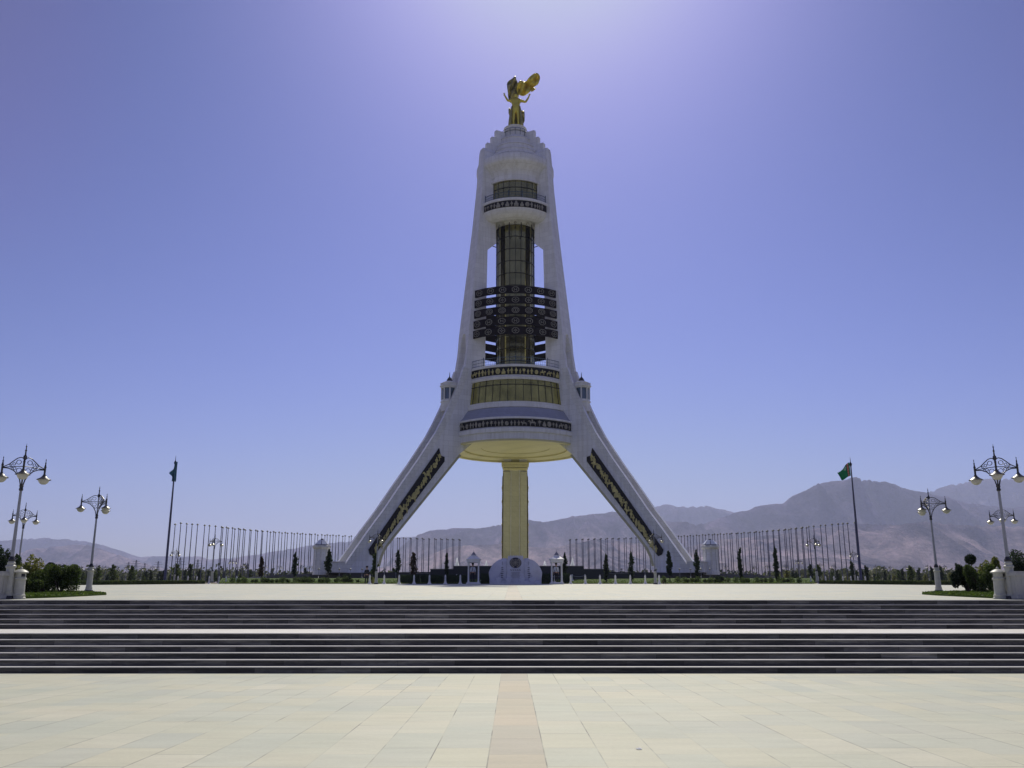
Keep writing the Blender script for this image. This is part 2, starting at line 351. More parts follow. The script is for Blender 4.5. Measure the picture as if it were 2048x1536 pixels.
# plain beyond (one sheet rising to the foot of the mountains)
def vnoise(x,y,seed):
    xi=np.floor(x).astype(int); yi=np.floor(y).astype(int); xf=x-xi; yf=y-yi
    def h(a,b):
        n=(a*374761393+b*668265263+seed*974711)&0x7fffffff; n=((n^(n>>13))*1274126177)&0x7fffffff; return ((n^(n>>16))&0xffff)/65535.
    u=xf*xf*(3-2*xf); v=yf*yf*(3-2*yf)
    return (h(xi,yi)*(1-u)+h(xi+1,yi)*u)*(1-v)+(h(xi,yi+1)*(1-u)+h(xi+1,yi+1)*u)*v
def fbm(x,y,seed,o=5,g=.5,ridge=False):
    t=0;a=1;s=0
    for k in range(o):
        n=vnoise(x*2**k,y*2**k,seed+k*17)
        if ridge: n=1-abs(2*n-1)
        t=t+a*n; s+=a; a*=g
    return t/s
def sheet(name,U,Yv,Z,mat,kind='structure',smooth=True):
    nu,ny=len(U),len(Yv); vs=[]
    for j in range(ny):
        for i in range(nu): vs.append(((U[i]-1024)/1852*Yv[j],Yv[j],Z[j][i]))
    fs=[(j*nu+i,j*nu+i+1,(j+1)*nu+i+1,(j+1)*nu+i) for j in range(ny-1) for i in range(nu-1)]
    me=bpy.data.meshes.new(name); me.from_pydata([tuple(map(float,p)) for p in vs],[],fs); me.materials.append(mat)
    if smooth: me.polygons.foreach_set('use_smooth',[True]*len(fs))
    o=bpy.data.objects.new(name,me); col.objects.link(o); return tag(o,kind=kind)
def base_z(Y): return 1.561+.0236*Y
# strip from stairs to 100 m under the plaza, then the plain
mb=MB(); pts=[21,27.8,30.2,52,64,92,130,400,3600]
zz=[-.36,-.3,1.3,plaza_z(52)-.25,plaza_z(64)-.2,plaza_z(92)-.12,base_z(130)-.1,base_z(400),base_z(3600)]
vs=[]
for y,z in zip(pts,zz): vs+=[(-max(400,y*2.4),y,z),(max(400,y*2.4),y,z)]
mb.add(vs,[(2*i,2*i+1,2*i+3,2*i+2) for i in range(len(pts)-1)]); tag(mb.build('plain',M['ground_far']),kind='structure')
def prof(p): 
    a=np.array(p,float); return a[:,0],a[:,1]
RIDGES=[ # Yc, half width front, back, outline in the view (u,v)
 (10800,2000,1500,[(-900,1100),(-400,1090),(0,1078),(55,1073),(110,1075),(150,1079),(200,1090),(240,1103),(273,1113),(300,1111),(392,1111),(412,1118),(470,1113),(523,1104),(579,1095),(644,1083),(696,1080),(789,1073),(824,1071),(860,1075),(1000,1080),(1250,1050),(1304,1012),(1350,1001.7),(1373,1006),(1408,1006),(1430,1005),(1470,1018),(1600,1050),(1850,1010),(1880,976),(1940,957),(1990,950),(2048,948),(2300,940),(2600,960),(3000,990)]),
 (7400,1900,1600,[(-900,1105),(-300,1120),(0,1112),(60,1098),(130,1088),(160,1088),(190,1096),(230,1110),(270,1122),(320,1136),(420,1142),(760,1142),(800,1090),(827,1071),(856,1057),(890,1056),(902,1053),(960,1053),(1004,1045),(1057,1034),(1081,1039),(1129,1030),(1180,1025),(1214,1022.5),(1227,1018),(1300,1030),(1400,1050),(1470,1022),(1500,1015),(1540,1006),(1580,1002),(1600,986),(1640,968),(1680,955),(1720,951),(1770,950),(1800,955),(1825,967),(1850,973),(1900,985),(1960,1000),(2048,1010),(2300,1000),(3000,1030)]),
 (5100,1100,1000,[(-900,1150),(0,1150),(700,1150),(850,1110),(900,1092),(1000,1085),(1100,1095),(1200,1075),(1290,1085),(1380,1092),(1450,1075),(1560,1068),(1650,1052),(1720,1044),(1800,1046),(1860,1040),(1950,1044),(2048,1050),(2300,1040),(3000,1080)]),
 (3800,600,500,[(-900,1152),(1200,1152),(1330,1146),(1400,1128),(1480,1124),(1560,1122),(1640,1114),(1700,1116),(1760,1126),(1850,1142),(1950,1150),(2048,1152),(3000,1150)]),
]
U=np.linspace(-500,2600,1000); Yv=np.concatenate([np.linspace(3000,7500,170),np.linspace(7535,13000,140)])
Zm=np.zeros((len(Yv),len(U)))
for j,Y in enumerate(Yv):
    Xw=(U-1024)/1852*Y; zb=base_z(3000)+(Y-3000)*.004; z=np.full(len(U),zb)
    z+= 30*(fbm(Xw/700,np.full(len(U),Y/900),5)-.5)*min(1,(Y-3000)/1200)-3*(Y<3100)
    for k,(Yc,wf,wb,pr) in enumerate(RIDGES):
        pu,pv=prof(pr); wander=(fbm(U/260,U*0+k*9.1,40+k)-.5)*wf*.5
        yc=Yc+wander
        zt=EYE.z+(1210-np.interp(U,pu,pv))/1906*yc      # crest height from its bearing
        H=np.maximum(zt-zb,0)
        t=(Y-yc); tt=np.where(t<0,-t/wf,t/wb); tt=np.clip(tt,0,1)
        sp=fbm(Xw/(420+110*k)+Y/5200,np.full(len(U),Y/2600.)+k,11+k,5,.52,True)     # spurs and gullies running down
        sp2=fbm(Xw/150,np.full(len(U),Y/500.),71+k,4,.5,True)
        shape=(1-tt)**(1.0+.9*(1-sp))
        shape=shape*(1+ (sp-.62)*1.7*np.minimum(1,tt*4)*(1-tt) + (sp2-.6)*.42*np.minimum(1,tt*5))
        shape=np.minimum(shape,1-.06*np.minimum(1,tt*6))
        jag=1+(fbm(U/26,U*0+k,90+k)-.5)*.03
        z=np.maximum(z,zb+H*jag*shape)
    Zm[j]=z
Zm[0]-=40
sheet('mountains',U,Yv,Zm,M['rock'])

# ================================================================ FOLIAGE
def leaves(mb,fn,n,size,rg,m=0):
    """n small leaf-clump faces at points given by fn()"""
    for _ in range(n):
        p=Vector(fn()); s=size*(.6+.8*rg.random())
        a=Vector((rg.gauss(0,1),rg.gauss(0,1),rg.gauss(0,.7))).normalized(); b=a.orthogonal().normalized(); b.rotate(Matrix.Rotation(rg.random()*6.28,3,a)); c=a.cross(b)
        o=len(mb.v)
        mb.v+=[tuple(p+b*s),tuple(p+c*s*.55),tuple(p-b*s),tuple(p-c*s*.55)]; mb.f.append((o,o+1,o+2,o+3)); mb.m.append(m)
def column_tree(name,h,wd,mat,seed,density=520,bare=.28,leaf=.1):
    rg=random.Random(seed); t=empty(name,(0,0,0))
    mb=MB(); pts=[(0,0,0)]; x=y=0
    for k in range(1,6): x+=rg.gauss(0,.02*h/5); y+=rg.gauss(0,.02*h/5); pts.append((x,y,h*k/6))
    for i,(a,b) in enumerate(zip(pts,pts[1:])): mb.tube(a,b,.05*(1-i/6)+.012,.05*(1-(i+1)/6)+.012,6)
    for _ in range(14):
        z=h*(bare+rg.random()*(.9-bare)); an=rg.random()*6.28; L=wd*.42
        mb.tube((0,0,z),(math.cos(an)*L*.6,math.sin(an)*L*.6,z+L*1.1),.015,.006,4)
    mb.build('trunk',M['bark'],t)
    lobes=[(rg.gauss(0,.08*wd),rg.gauss(0,.08*wd),bare+.05+(1-bare-.08)*i/17,rg.random()) for i in range(18)]
    def fn():
        lx,ly,lz,q=rg.choice(lobes); prof_=math.sin(PI*min(1,max(0.02,(lz-bare)/(1-bare)*.86+.12)))**.75
        r=wd*.5*prof_*(.8+.4*q)
        d=Vector((rg.gauss(0,1),rg.gauss(0,1),rg.gauss(0,1))).normalized()*(rg.random()**.4)
        return (lx+d.x*r*.75,ly+d.y*r*.75,h*lz+d.z*h*.075)
    mb=MB(); leaves(mb,fn,density,leaf,rg); mb.build('crown',mat,t)
    return t
def bush(name,dims,mat,seed,n,size=.05,parent=None,lob=9,stem=True):
    rg=random.Random(seed); t=empty(name,(0,0,0)); wx,wy,h=dims
    if stem:
        mb=MB()
        for _ in range(9):
            an=rg.random()*6.28; mb.tube((0,0,0),(math.cos(an)*wx*.3,math.sin(an)*wy*.3,h*.6),.03,.012,5)
        mb.build('stems',M['bark'],t)
    L=[(rg.uniform(-.36,.36)*wx,rg.uniform(-.36,.36)*wy,rg.uniform(.3,.8)*h,rg.uniform(.22,.4)) for _ in range(lob)]
    def fn():
        x,y,z,r=rg.choice(L); d=Vector((rg.gauss(0,1),rg.gauss(0,1),rg.gauss(0,1))).normalized()*(rg.random()**.3)
        return (x+d.x*r*wx*.62,y+d.y*r*wy*.62,max(.02,z+d.z*r*h))
    mb=MB(); leaves(mb,fn,n,size,rg); mb.build('foliage',mat,t); return t
# lawn in front of the arch (a low mound)
def lawn_z(X,Y): 
    t=min(1,max(0,(Y-91)/34)); return plaza_z(91)+.06+t*(5.05-plaza_z(91))*1.0
mb=MB(); xs_=[-31,-24,-14,-8.2]; 
def lawn_block(xa,xb,name):
    nx,ny=30,14; vs=[];rg=random.Random(3)
    for j in range(ny+1):
        for i in range(nx+1):
            Y=91+38*j/ny; f=i/nx; X=(xa+(xb-xa)*f)*(1+.40*j/ny)
            vs.append((X,Y,lawn_z(X,Y)+(0 if j==0 else rg.uniform(-.03,.03))))
    fs=[(j*(nx+1)+i,j*(nx+1)+i+1,(j+1)*(nx+1)+i+1,(j+1)*(nx+1)+i) for j in range(ny) for i in range(nx)]
    m=MB(); m.add(vs,fs)
    # blades along the front edge and over the slope
    def fn():
        j=rg.random()**2; Y=91+20*j; X=(xa+(xb-xa)*rg.random())*(1+.2*j); return (X,Y,lawn_z(X,Y)+.03+.05*rg.random())
    leaves(m,fn,9000,.06,rg,1)
    return tag(m.build(name,[M['grass'],M['blade']]),kind='stuff')
tag(lawn_block(-29,30,'lawn'),'mown green lawn mound sloping up to the arch platform','lawn')
# low shrub beds along the front of the lawn
def bed(xa,xb,seed,label):
    rg=random.Random(seed); L=[]
    x=xa
    while x<xb:
        L.append((x,92.6+rg.uniform(-.6,1.6),rg.uniform(.16,.36))); x+=rg.uniform(.25,.6)
    def fn():
        x,y,r=rg.choice(L); d=Vector((rg.gauss(0,1),rg.gauss(0,1),rg.gauss(0,1))).normalized()*(rg.random()**.4)
        return (x+d.x*r,y+d.y*r,lawn_z(x,y)+r*.9+d.z*r)
    m=MB(); leaves(m,fn,9000,.05,rg); tag(m.build('shrub_bed',M['leaf_mid']),label,'shrub bed',kind='stuff')
bed(-28,-15.5,1,'low green shrub bed along the lawn edge left of the arch'); bed(17,29.5,2,'low green shrub bed along the lawn edge right of the arch')

# ================================================================ THE ARCH
AX=Vector((.6,155,6.26)); A=empty('tripod_monument',AX,'towering white marble tripod monument with balconies and black relief bands','monument')
WZ=[(0,4.8),(33,4.1),(50,3.4),(60,2.8),(70,2.3),(76.6,1.9),(77.3,1.15),(78.7,.8),(83,.75)]
OUT=[(31.5,0),(27.0,6.5),(24.5,9.9),(21.85,13.9),(19.06,17.96),(16.1,22.6),(14.8,25.1),(13.6,27.7),(12.8,29.6),(12.0,31.5),(11.05,34.4),(10.6,37.4),(10.35,41),(10.15,43),(9.75,46.8),(8.98,54.1),(8.18,62.2),(7.6,69),(7.2,75.8),(7.15,76.6),(7.15,77.3),(6.2,77.3),(6.2,78.7),(5.2,78.7),(5.2,80.2),(4.3,80.2),(4.3,81.8)]
INN=[(25.9,0),(25.75,1.2),(25.4,2.6),(24.8,3.9),(23.4,5.7),(18.2,12),(12.0,19.5),(8.6,22.3),(7.35,24),(7.17,36.7),(6.93,46),(6.6,56.9),(4.95,58.4),(4.85,58.6),(4.85,63.2),(1.2,64),(1.2,77.3),(2.2,78.7),(2.3,80.2),(2.5,81.8),(2.5,82)]
def interp(tab,z):
    for (a,za),(b,zb) in zip(tab,tab[1:]):
        if zb>=z and zb>za: return a+(b-a)*(z-za)/(zb-za)
    return tab[-1][0]
def leg_mesh():
    zs=[]
    for r,z in OUT: zs.append((z,r))
    extra=[q[1] for q in INN]+[x*.5 for x in range(54,84)]
    st=[(z,r) for z,r in zs]
    for z in extra:
        if all(abs(z-q[0])>.12 for q in st) and z<81.8: st.append((z,None))
    st=sorted(enumerate(st),key=lambda q:(round(q[1][0],3),q[0])); st=[q[1] for q in st]
    T=[-1,-.995,-.62,-.60,-.5,-.4,-.28,-.14,0,.14,.28,.4,.5,.60,.62,.995,1]
    wt=lambda z:np.interp(z,[a for a,b in WZ],[b for a,b in WZ])
    vs=[];rows=[]
    for z,r in st:
        ro=r if r is not None else interp(OUT,z); ri=min(interp(INN,z),ro-.5); w_=wt(z)
        row=[]
        for t in T:
            rec=0
            if abs(t)<=.605:
                hh=41.2 if True else 0; top=34.6+6.4*math.sqrt(max(0,1-(t/.62)**2))
                if z<top: rec=1.15*min(1,(top-z)/.4) if z>33 else 1.15
            row.append((ro-rec,t*w_/2,z))
        for t in (1,.34,.32,-.32,-.34,-1):
            gr=.0
            row.append((ri-(0 if z>20.5 else 0)+gr,t*w_/2,z))
        rows.append(row)
    n=len(rows[0])
    for row in rows: vs+=row
    fs=[]
    for j in range(len(rows)-1):
        for i in range(n): fs.append((j*n+i,j*n+(i+1)%n,(j+1)*n+(i+1)%n,(j+1)*n+i))
    fs.append(tuple(range(n-1,-1,-1))); fs.append(tuple(range((len(rows)-1)*n,len(rows)*n)))
    return vs,fs,n,T
vs,fs,nn,TT=leg_mesh()
LEGS=[]
def wz(z): return float(np.interp(z,[a for a,b in WZ],[b for a,b in WZ]))
for k,ang in enumerate((210,330,90)):
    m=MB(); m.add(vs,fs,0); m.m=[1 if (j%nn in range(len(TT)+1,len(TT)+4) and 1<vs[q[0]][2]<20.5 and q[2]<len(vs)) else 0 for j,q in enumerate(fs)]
    lg=m.build('leg',[M['marble'],M['bounce_clad']],A); lg.rotation_euler=(0,0,R(ang)); LEGS.append(lg)
    # proud edge rails either side of the lift track
    for s in(-1,1):
        mr=MB(); pr=[(r,z) for r,z in OUT if z<=34.5]; L=len(pr); v2=[];f2=[]
        for r,z in pr:
            w_=wz(z); nx,nz=.75,.62
            a=s*w_/2*1.004; b=s*w_/2*.63
            v2+=[(r-.9,a,z-.0),(r+.22,a,z+.12),(r+.22,b,z+.12),(r-.9,b,z)]
        for j in range(L-1):
            for i in range(4): f2.append((j*4+i,j*4+(i+1)%4,(j+1)*4+(i+1)%4,(j+1)*4+i))
        f2+=[(0,1,2,3),tuple(range(4*L-4,4*L))]
        mr.add(v2,f2); mr.build('track_rail',M['rail'],lg)
    mt=MB(); v2=[];pr=[(r,z) for r,z in OUT if z<=26]
    for r,z in pr: w_=wz(z); v2+=[(r-1.12,-w_*.29,z),(r-1.12,w_*.29,z),(r-1.6,w_*.29,z),(r-1.6,-w_*.29,z)]
    f2=[(j*4+i,j*4+(i+1)%4,(j+1)*4+(i+1)%4,(j+1)*4+i) for j in range(len(pr)-1) for i in range(4)]
    mt.add(v2,f2); mt.build('lift_track',M['track'],lg)
    # pilaster strips down the inner face
    for s in(-1,1):
        mr=MB(); pr=[(r,z) for r,z in INN if 1<z<=20]; v2=[]
        for r,z in pr:
            w_=wz(z); v2+=[(r+.3,s*w_*.499,z),(r-.42,s*w_*.499,z-.1),(r-.42,s*w_*.235,z-.1),(r-.16,s*w_*.19,z),(r+.3,s*w_*.19,z)]
        L=len(pr); f2=[(j*5+i,j*5+(i+1)%5,(j+1)*5+(i+1)%5,(j+1)*5+i) for j in range(L-1) for i in range(5)]+[(0,1,2,3,4),tuple(range(5*L-5,5*L))]
        mr.add(v2,f2); mr.build('inner_pilaster',M['bounce_clad'],lg)
    if k==2:
        mb=MB()
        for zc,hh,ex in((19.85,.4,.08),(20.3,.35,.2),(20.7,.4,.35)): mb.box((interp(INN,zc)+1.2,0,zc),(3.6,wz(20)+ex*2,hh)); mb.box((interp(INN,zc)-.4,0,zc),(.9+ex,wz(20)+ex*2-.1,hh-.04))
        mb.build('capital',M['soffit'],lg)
    # foot block
    mb=MB(); mb.box((32.3,0,.75),(2.6,5.2,1.5)); mb.box((32.3,0,1.56),(2.8,5.4,.12)); mb.build('foot_block',M['marble2'],lg)
    # glazed lift cabin perched on the outer edge
    cb_=empty('lift_cabin',(0,0,0)); cb_.parent=lg; cb_.location=(12.95,0,28.2); cb_.scale=(.72,.72,.8)
    mb=MB(); oct_=[(1.95*math.cos(R(22.5+45*i)),1.95*math.sin(R(22.5+45*i))) for i in range(8)]
    def octo(mb,r,z0,z1,r1=None,m=0): mb.lathe([(.01,z0),(r,z0),(r1 or r,z1),(.01,z1)],8,m,T=Matrix.Rotation(R(22.5),4,'Z'))
    mb=MB(); octo(mb,1.9,-1.6,.35); octo(mb,2.1,.35,.6); octo(mb,1.85,.6,.95)
    for x,y in oct_: mb.box((x*.93,y*.93,2.2),(.26,.26,2.6))
    octo(mb,2.05,3.4,3.75); octo(mb,2.3,3.75,4.0); octo(mb,2.1,4.0,4.35); octo(mb,2.2,4.35,4.5); octo(mb,1.6,4.5,4.95,1.2)
    mb.build('cabin_frame',M['marble2'],cb_)
    mb=MB(); octo(mb,1.62,.95,3.4); mb.build('cabin_glass',M['glass_blue'],cb_)
    mb=MB(); mb.lathe([(.01,4.9),(.62,4.95),(.7,5.3),(.4,5.75),(.12,6.0),(.05,6.9),(.01,7.1)],12); mb.build('cabin_finial',M['iron'],cb_,True)
# --- relief figures
def fig_person(h): 
    return [[(-.10,0),(-.03,0),(0,.3),(.03,0),(.10,0),(.13,.38),(.24,.55),(.20,.62),(.11,.72),(.06,.78),(.07,.92),(0,1),(-.07,.92),(-.06,.78),(-.13,.7),(-.26,.45),(-.2,.42),(-.12,.55)]]
def fig_horse(h):
    return [[(-.5,0),(-.42,0),(-.36,.35),(-.1,.4),(.2,.36),(.26,0),(.34,0),(.36,.4),(.5,.62),(.66,.6),(.66,.72),(.5,.86),(.36,.8),(.22,.62),(0,.6),(-.3,.66),(-.44,.6),(-.58,.3),(-.52,.28),(-.48,.42)],
            [(-.1,.62),(.1,.62),(.08,.85),(.1,.95),(0,1.02),(-.08,.95),(-.08,.85)]]
def fig_wheel(h): 
    return [[(.36*math.cos(2*PI*i/14),.45+.42*math.sin(2*PI*i/14)) for i in range(14)]]
def fig_build(h): return [[(-.35,0),(.35,0),(.35,.5),(.2,.5),(.2,.7),(.05,.95),(-.05,.95),(-.2,.7),(-.2,.5),(-.35,.5)]]
def fig_plant(h): return [[(-.04,0),(.04,0),(.05,.4),(.3,.5),(.12,.58),(.34,.8),(.1,.78),(0,1),(-.12,.78),(-.32,.84),(-.12,.6),(-.3,.5),(-.05,.42)]]
FIG=[(fig_person,.5),(fig_horse,1.3),(fig_wheel,.9),(fig_build,.85),(fig_plant,.7)]
def frieze(mb,fn,L,h,seed,o0,o1,gap=.12,scale=.82,wts=(6,2,1.2,1,1.2)):
    rg=random.Random(seed); x=gap*h
    while True:
        f,wd=rg.choices(FIG,wts)[0]; s=h*scale*rg.uniform(.8,1.08); 
        if x+wd*s>L-gap*h: break
        cx=x+wd*s/2; fl=rg.choice((-1,1)); v0=h*.07
        for q,poly in enumerate(f(1)):
            mb.ext([(cx+a*s*fl,v0+b*s) for a,b in (poly if fl>0 else poly[::-1])],fn,o0,o1+q*.01)
        if f is fig_wheel:
            mb.ext([(cx+a*s*.45,v0+s*.25+b*s*.45) for a,b in fig_wheel(1)[0]],fn,o1,o1+.05)
        x+=wd*s+rg.uniform(.02,.16)*h
def on_ring(Rr,z0,a0):               # arc length, height, offset
    return lambda u,v,o:((Rr+o)*math.cos(a0+u/Rr),(Rr+o)*math.sin(a0+u/Rr),z0+v)
# relief panel on the side faces of the two near legs (and the mirror faces)
PAN=[(27.35,3.5),(15.75,20.2),(15.45,18.95),(14.75,18.8),(14.75,18.05),(26.0,3.15),(26.5,2.55),(27.1,2.8)]
for k,lg in enumerate(LEGS):
    for s in ((1,-1) if k<2 else (1,-1)):
        near=(k==0 and s==1) or (k==1 and s==-1)
        def fn(u,v,o,s=s):
            return (u,s*(wz(v)/2+o),v)
        mb=MB(); mb.ext(PAN if s>0 else PAN[::-1],fn,-.1,.16); pn=mb.build('relief_panel',M['panel'],lg)
        d=Vector((26.6-15.3,3.0-19.2)); L=d.length; d.normalize(); nrm=Vector((-d.y,d.x))
        if nrm.y<0: nrm=-nrm
        o_=Vector((15.35,19.05))+d*.3
        mb=MB(); rg=random.Random(20+k)
        # figures stand upright on the slope
        x=.2; n=0
        while x<L-1.0:
            f,wd=rg.choices(FIG,(6,2,2,1.3,3))[0]; s_=rg.uniform(1.05,1.5); c=o_+d*x+nrm*rg.uniform(-.14,.14)
            for q,poly in enumerate(f(1)): mb.ext([(c.x+a*s_*.9*(1 if s>0 else -1),c.y+(b-.5)*s_*.95) for a,b in poly],fn,.14,.26+.02*q+.01*(n%4))
            if f is fig_wheel: mb.ext([(c.x+a*s_*.4,c.y+(b-.45)*s_*.45+.1*s_) for a,b in fig_wheel(1)[0]],fn,.2,.36)
            x+=rg.uniform(.5,.85); n+=1
        mb.build('gold_figures',M['gold_relief'],pn)
SECT=[R(-90),R(30),R(150)]
def lathe_part(name,prof_,mat,parent,n=96,smooth=True): 
    m=MB(); m.lathe(prof_,n); return m.build(name,mat,parent,smooth)
# ---- lower pod
lp=empty('lower_pod',(0,0,0)); lp.parent=A
# soffit: recessed steps under the disc
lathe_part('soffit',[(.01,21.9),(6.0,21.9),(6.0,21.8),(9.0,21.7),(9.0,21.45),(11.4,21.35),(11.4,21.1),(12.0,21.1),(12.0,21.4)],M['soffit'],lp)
lathe_part('wall_drum',[(12.0,21.4),(12.02,22.4),(12.3,22.5),(12.35,23.15),(12.15,23.25),(12.0,23.35),(12.0,24.65),(12.2,24.7),(12.2,25.0),(12.05,25.05)],M['marble'],lp)
lathe_part('sloping_skirt',[(12.05,25.05),(11.9,25.15),(10.75,26.85),(10.55,26.9)],M['slope'],lp)
lathe_part('sill',[(10.55,26.9),(10.75,26.95),(10.65,27.9),(10.2,28.0)],M['marble2'],lp)
lathe_part('lintel',[(9.7,31.75),(10.05,31.8),(10.15,32.2),(9.95,32.35),(9.9,32.6)],M['marble2'],lp)
lathe_part('balcony_rim',[(9.95,33.9),(10.1,33.95),(10.1,34.35),(9.3,34.4),(3.5,34.4)],M['marble2'],lp)
def window_band(parent,r0,r1,z0,z1,a,half,nm,mat,tr=None):
    m=MB(); m.ring(r0-.2,r0,z0,z1,a-half,a+half,40,r0t=r1-.2,r1t=r1); w_=m.build('window',mat,parent,True)
    m=MB()
    for i in range(nm+1):
        t=a-half+2*half*i/nm; ca,sa=math.cos(t),math.sin(t)
        m.tube((ca*(r0+.03),sa*(r0+.03),z0),(ca*(r1+.03),sa*(r1+.03),z1),.055,.055,4)
    if tr:
        for z in tr:
            rr=r0+(r1-r0)*(z-z0)/(z1-z0); m.ring(rr,rr+.09,z-.05,z+.05,a-half,a+half,40)
    m.build('mullions',M['frame'],w_); return w_
def railing(parent,r,z,h,a,half,nm):
    m=MB()
    m.ring(r-.04,r+.04,z+h-.07,z+h,a-half,a+half,40); m.ring(r-.02,r+.02,z+h*.5,z+h*.5+.05,a-half,a+half,40); m.ring(r-.02,r+.02,z+.12,z+.17,a-half,a+half,40)
    for i in range(nm+1):
        t=a-half+2*half*i/nm; p=(math.cos(t)*r,math.sin(t)*r,z); big=i%8==0
        m.tube(p,(p[0],p[1],z+h+(.25 if big else -.05)),.07 if big else .018,None,6)
    m.build('railing',M['rail_metal'],parent)
def band(parent,r,z0,z1,a,half,seed,mat):
    m=MB(); m.ring(r-.25,r,z0,z1,a-half,a+half,48); b=m.build('relief_band',M['panel'],parent)
    m=MB(); frieze(m,on_ring(r,z0,a-half),2*half*r,z1-z0,seed,.0,.12); m.build('band_figures',mat,b)
for q,a in enumerate(SECT):
    window_band(lp,10.3,9.85,28.0,31.8,a,R(52),14,M['glass'],[30.9])
    band(lp,12.1,23.4,24.62,a,R(50.8),5+q,M['silver_relief'])
    band(lp,10.0,32.6,33.9,a,R(51),9+q,M['gold_relief'])
    railing(lp,9.9,34.4,1.25,a,R(50),48)
# ---- shaft
sh=empty('glass_shaft',(0,0,0)); sh.parent=A
for q,a in enumerate(SECT):
    for (da,hf,mt,nm) in((0,R(34),M['glass_shaft'],4),(R(41),R(7),M['glass_dark'],1),(R(-41),R(7),M['glass_dark'],1),(R(54),R(6),M['glass_gold'],1),(R(-54),R(6),M['glass_gold'],1)):
        window_band(sh,3.45,3.45,34.4,62.8,a+da,hf,nm,mt,[34.4+2.33*i for i in range(1,12)])
m=MB(); m.lathe([(3.2,34.4),(3.2,62.9)],48); m.build('core_wall',M['glass_dark'],sh)
# light ring with lamps under the upper pod
m=MB(); m.ring(3.6,4.15,62.3,62.9,n=64); m.ring(3.5,4.3,62.9,63.15,n=64); rr=m.build('light_ring',M['marble2'],sh,True)
for q in range(12):
    t=R(-90+30*q); m=MB(); m.ball((4.45*math.cos(t),4.45*math.sin(t),62.2),.28); m.build('spotlight',M['opal'],sh,True)
for q in range(12):
    m=MB(); t=R(-75+30*q); c=Vector((math.cos(t),math.sin(t),0)); m.path([c*3.5+Vector((0,0,59.6)),c*4.35+Vector((0,0,60.0)),c*4.5+Vector((0,0,61)),c*4.1+Vector((0,0,62.5))],.08); m.build('bracket',M['iron'],sh)
# ---- upper pod
up=empty('upper_pod',(0,0,0)); up.parent=A
lathe_part('underside',[(3.4,62.95),(4.25,62.85),(4.7,62.7),(5.7,62.25),(6.5,62.45),(7.05,62.95),(7.35,63.55),(7.4,63.96)],M['marble2'],up)
lathe_part('balcony_rim',[(7.35,65.2),(7.52,65.25),(7.52,65.75),(7.0,65.8),(5.0,65.8)],M['marble2'],up)
lathe_part('upper_drum',[(5.4,70.05),(5.85,70.0),(5.9,70.35),(5.7,70.45),(5.75,71.2),(5.95,71.9),(6.45,72.6),(7.1,73.15),(7.25,73.45),(7.25,74.3),(7.1,74.8),(5.0,74.85)],M['marble'],up)
for q,a in enumerate(SECT):
    window_band(up,5.45,5.45,65.8,70.0,a,R(46),8,M['glass_shaft'],[68.7])
    for s in(-1,1): m=MB(); m.ring(5.3,5.6,65.8,70.0,a+s*R(53)-R(6.5),a+s*R(53)+R(6.5),8); m.build('jamb_wall',M['marble2'],up)
    band(up,7.45,63.96,65.2,a,R(49),15+q,M['silver_relief'])
    railing(up,7.3,65.8,1.15,a,R(48),40)
lathe_part('stepped_dome',[(5.1,74.8),(5.1,76.0),(5.25,76.05),(5.2,76.3),(4.6,76.35),(4.6,77.1),(4.78,77.15),(4.7,77.4),(4.1,77.5),(4.1,78.3),(4.25,78.35),(4.15,78.6),(3.3,79.0),(3.25,80.0),(3.38,80.05),(3.3,80.25),(2.6,80.7),(2.25,81.0),(2.2,81.5),(2.05,81.6),(2.05,82.1)],M['marble'],A)
lathe_part('statue_base',[(2.1,82.1),(2.35,82.15),(2.35,82.3),(2.05,82.35),(2.05,83.0),(2.2,83.05),(2.2,83.2),(.01,83.2)],M['marble2'],A)
m=MB(); m.ring(2.5,2.56,82.3,82.36,n=40); m.ring(2.55,2.62,81.7,81.76,n=40)
for q in range(16): t=2*PI*q/16; m.tube((2.45*math.cos(t),2.45*math.sin(t),81.0),(2.55*math.cos(t),2.55*math.sin(t),82.35),.04,None,5)
m.build('top_railing',M['rail_metal'],A)
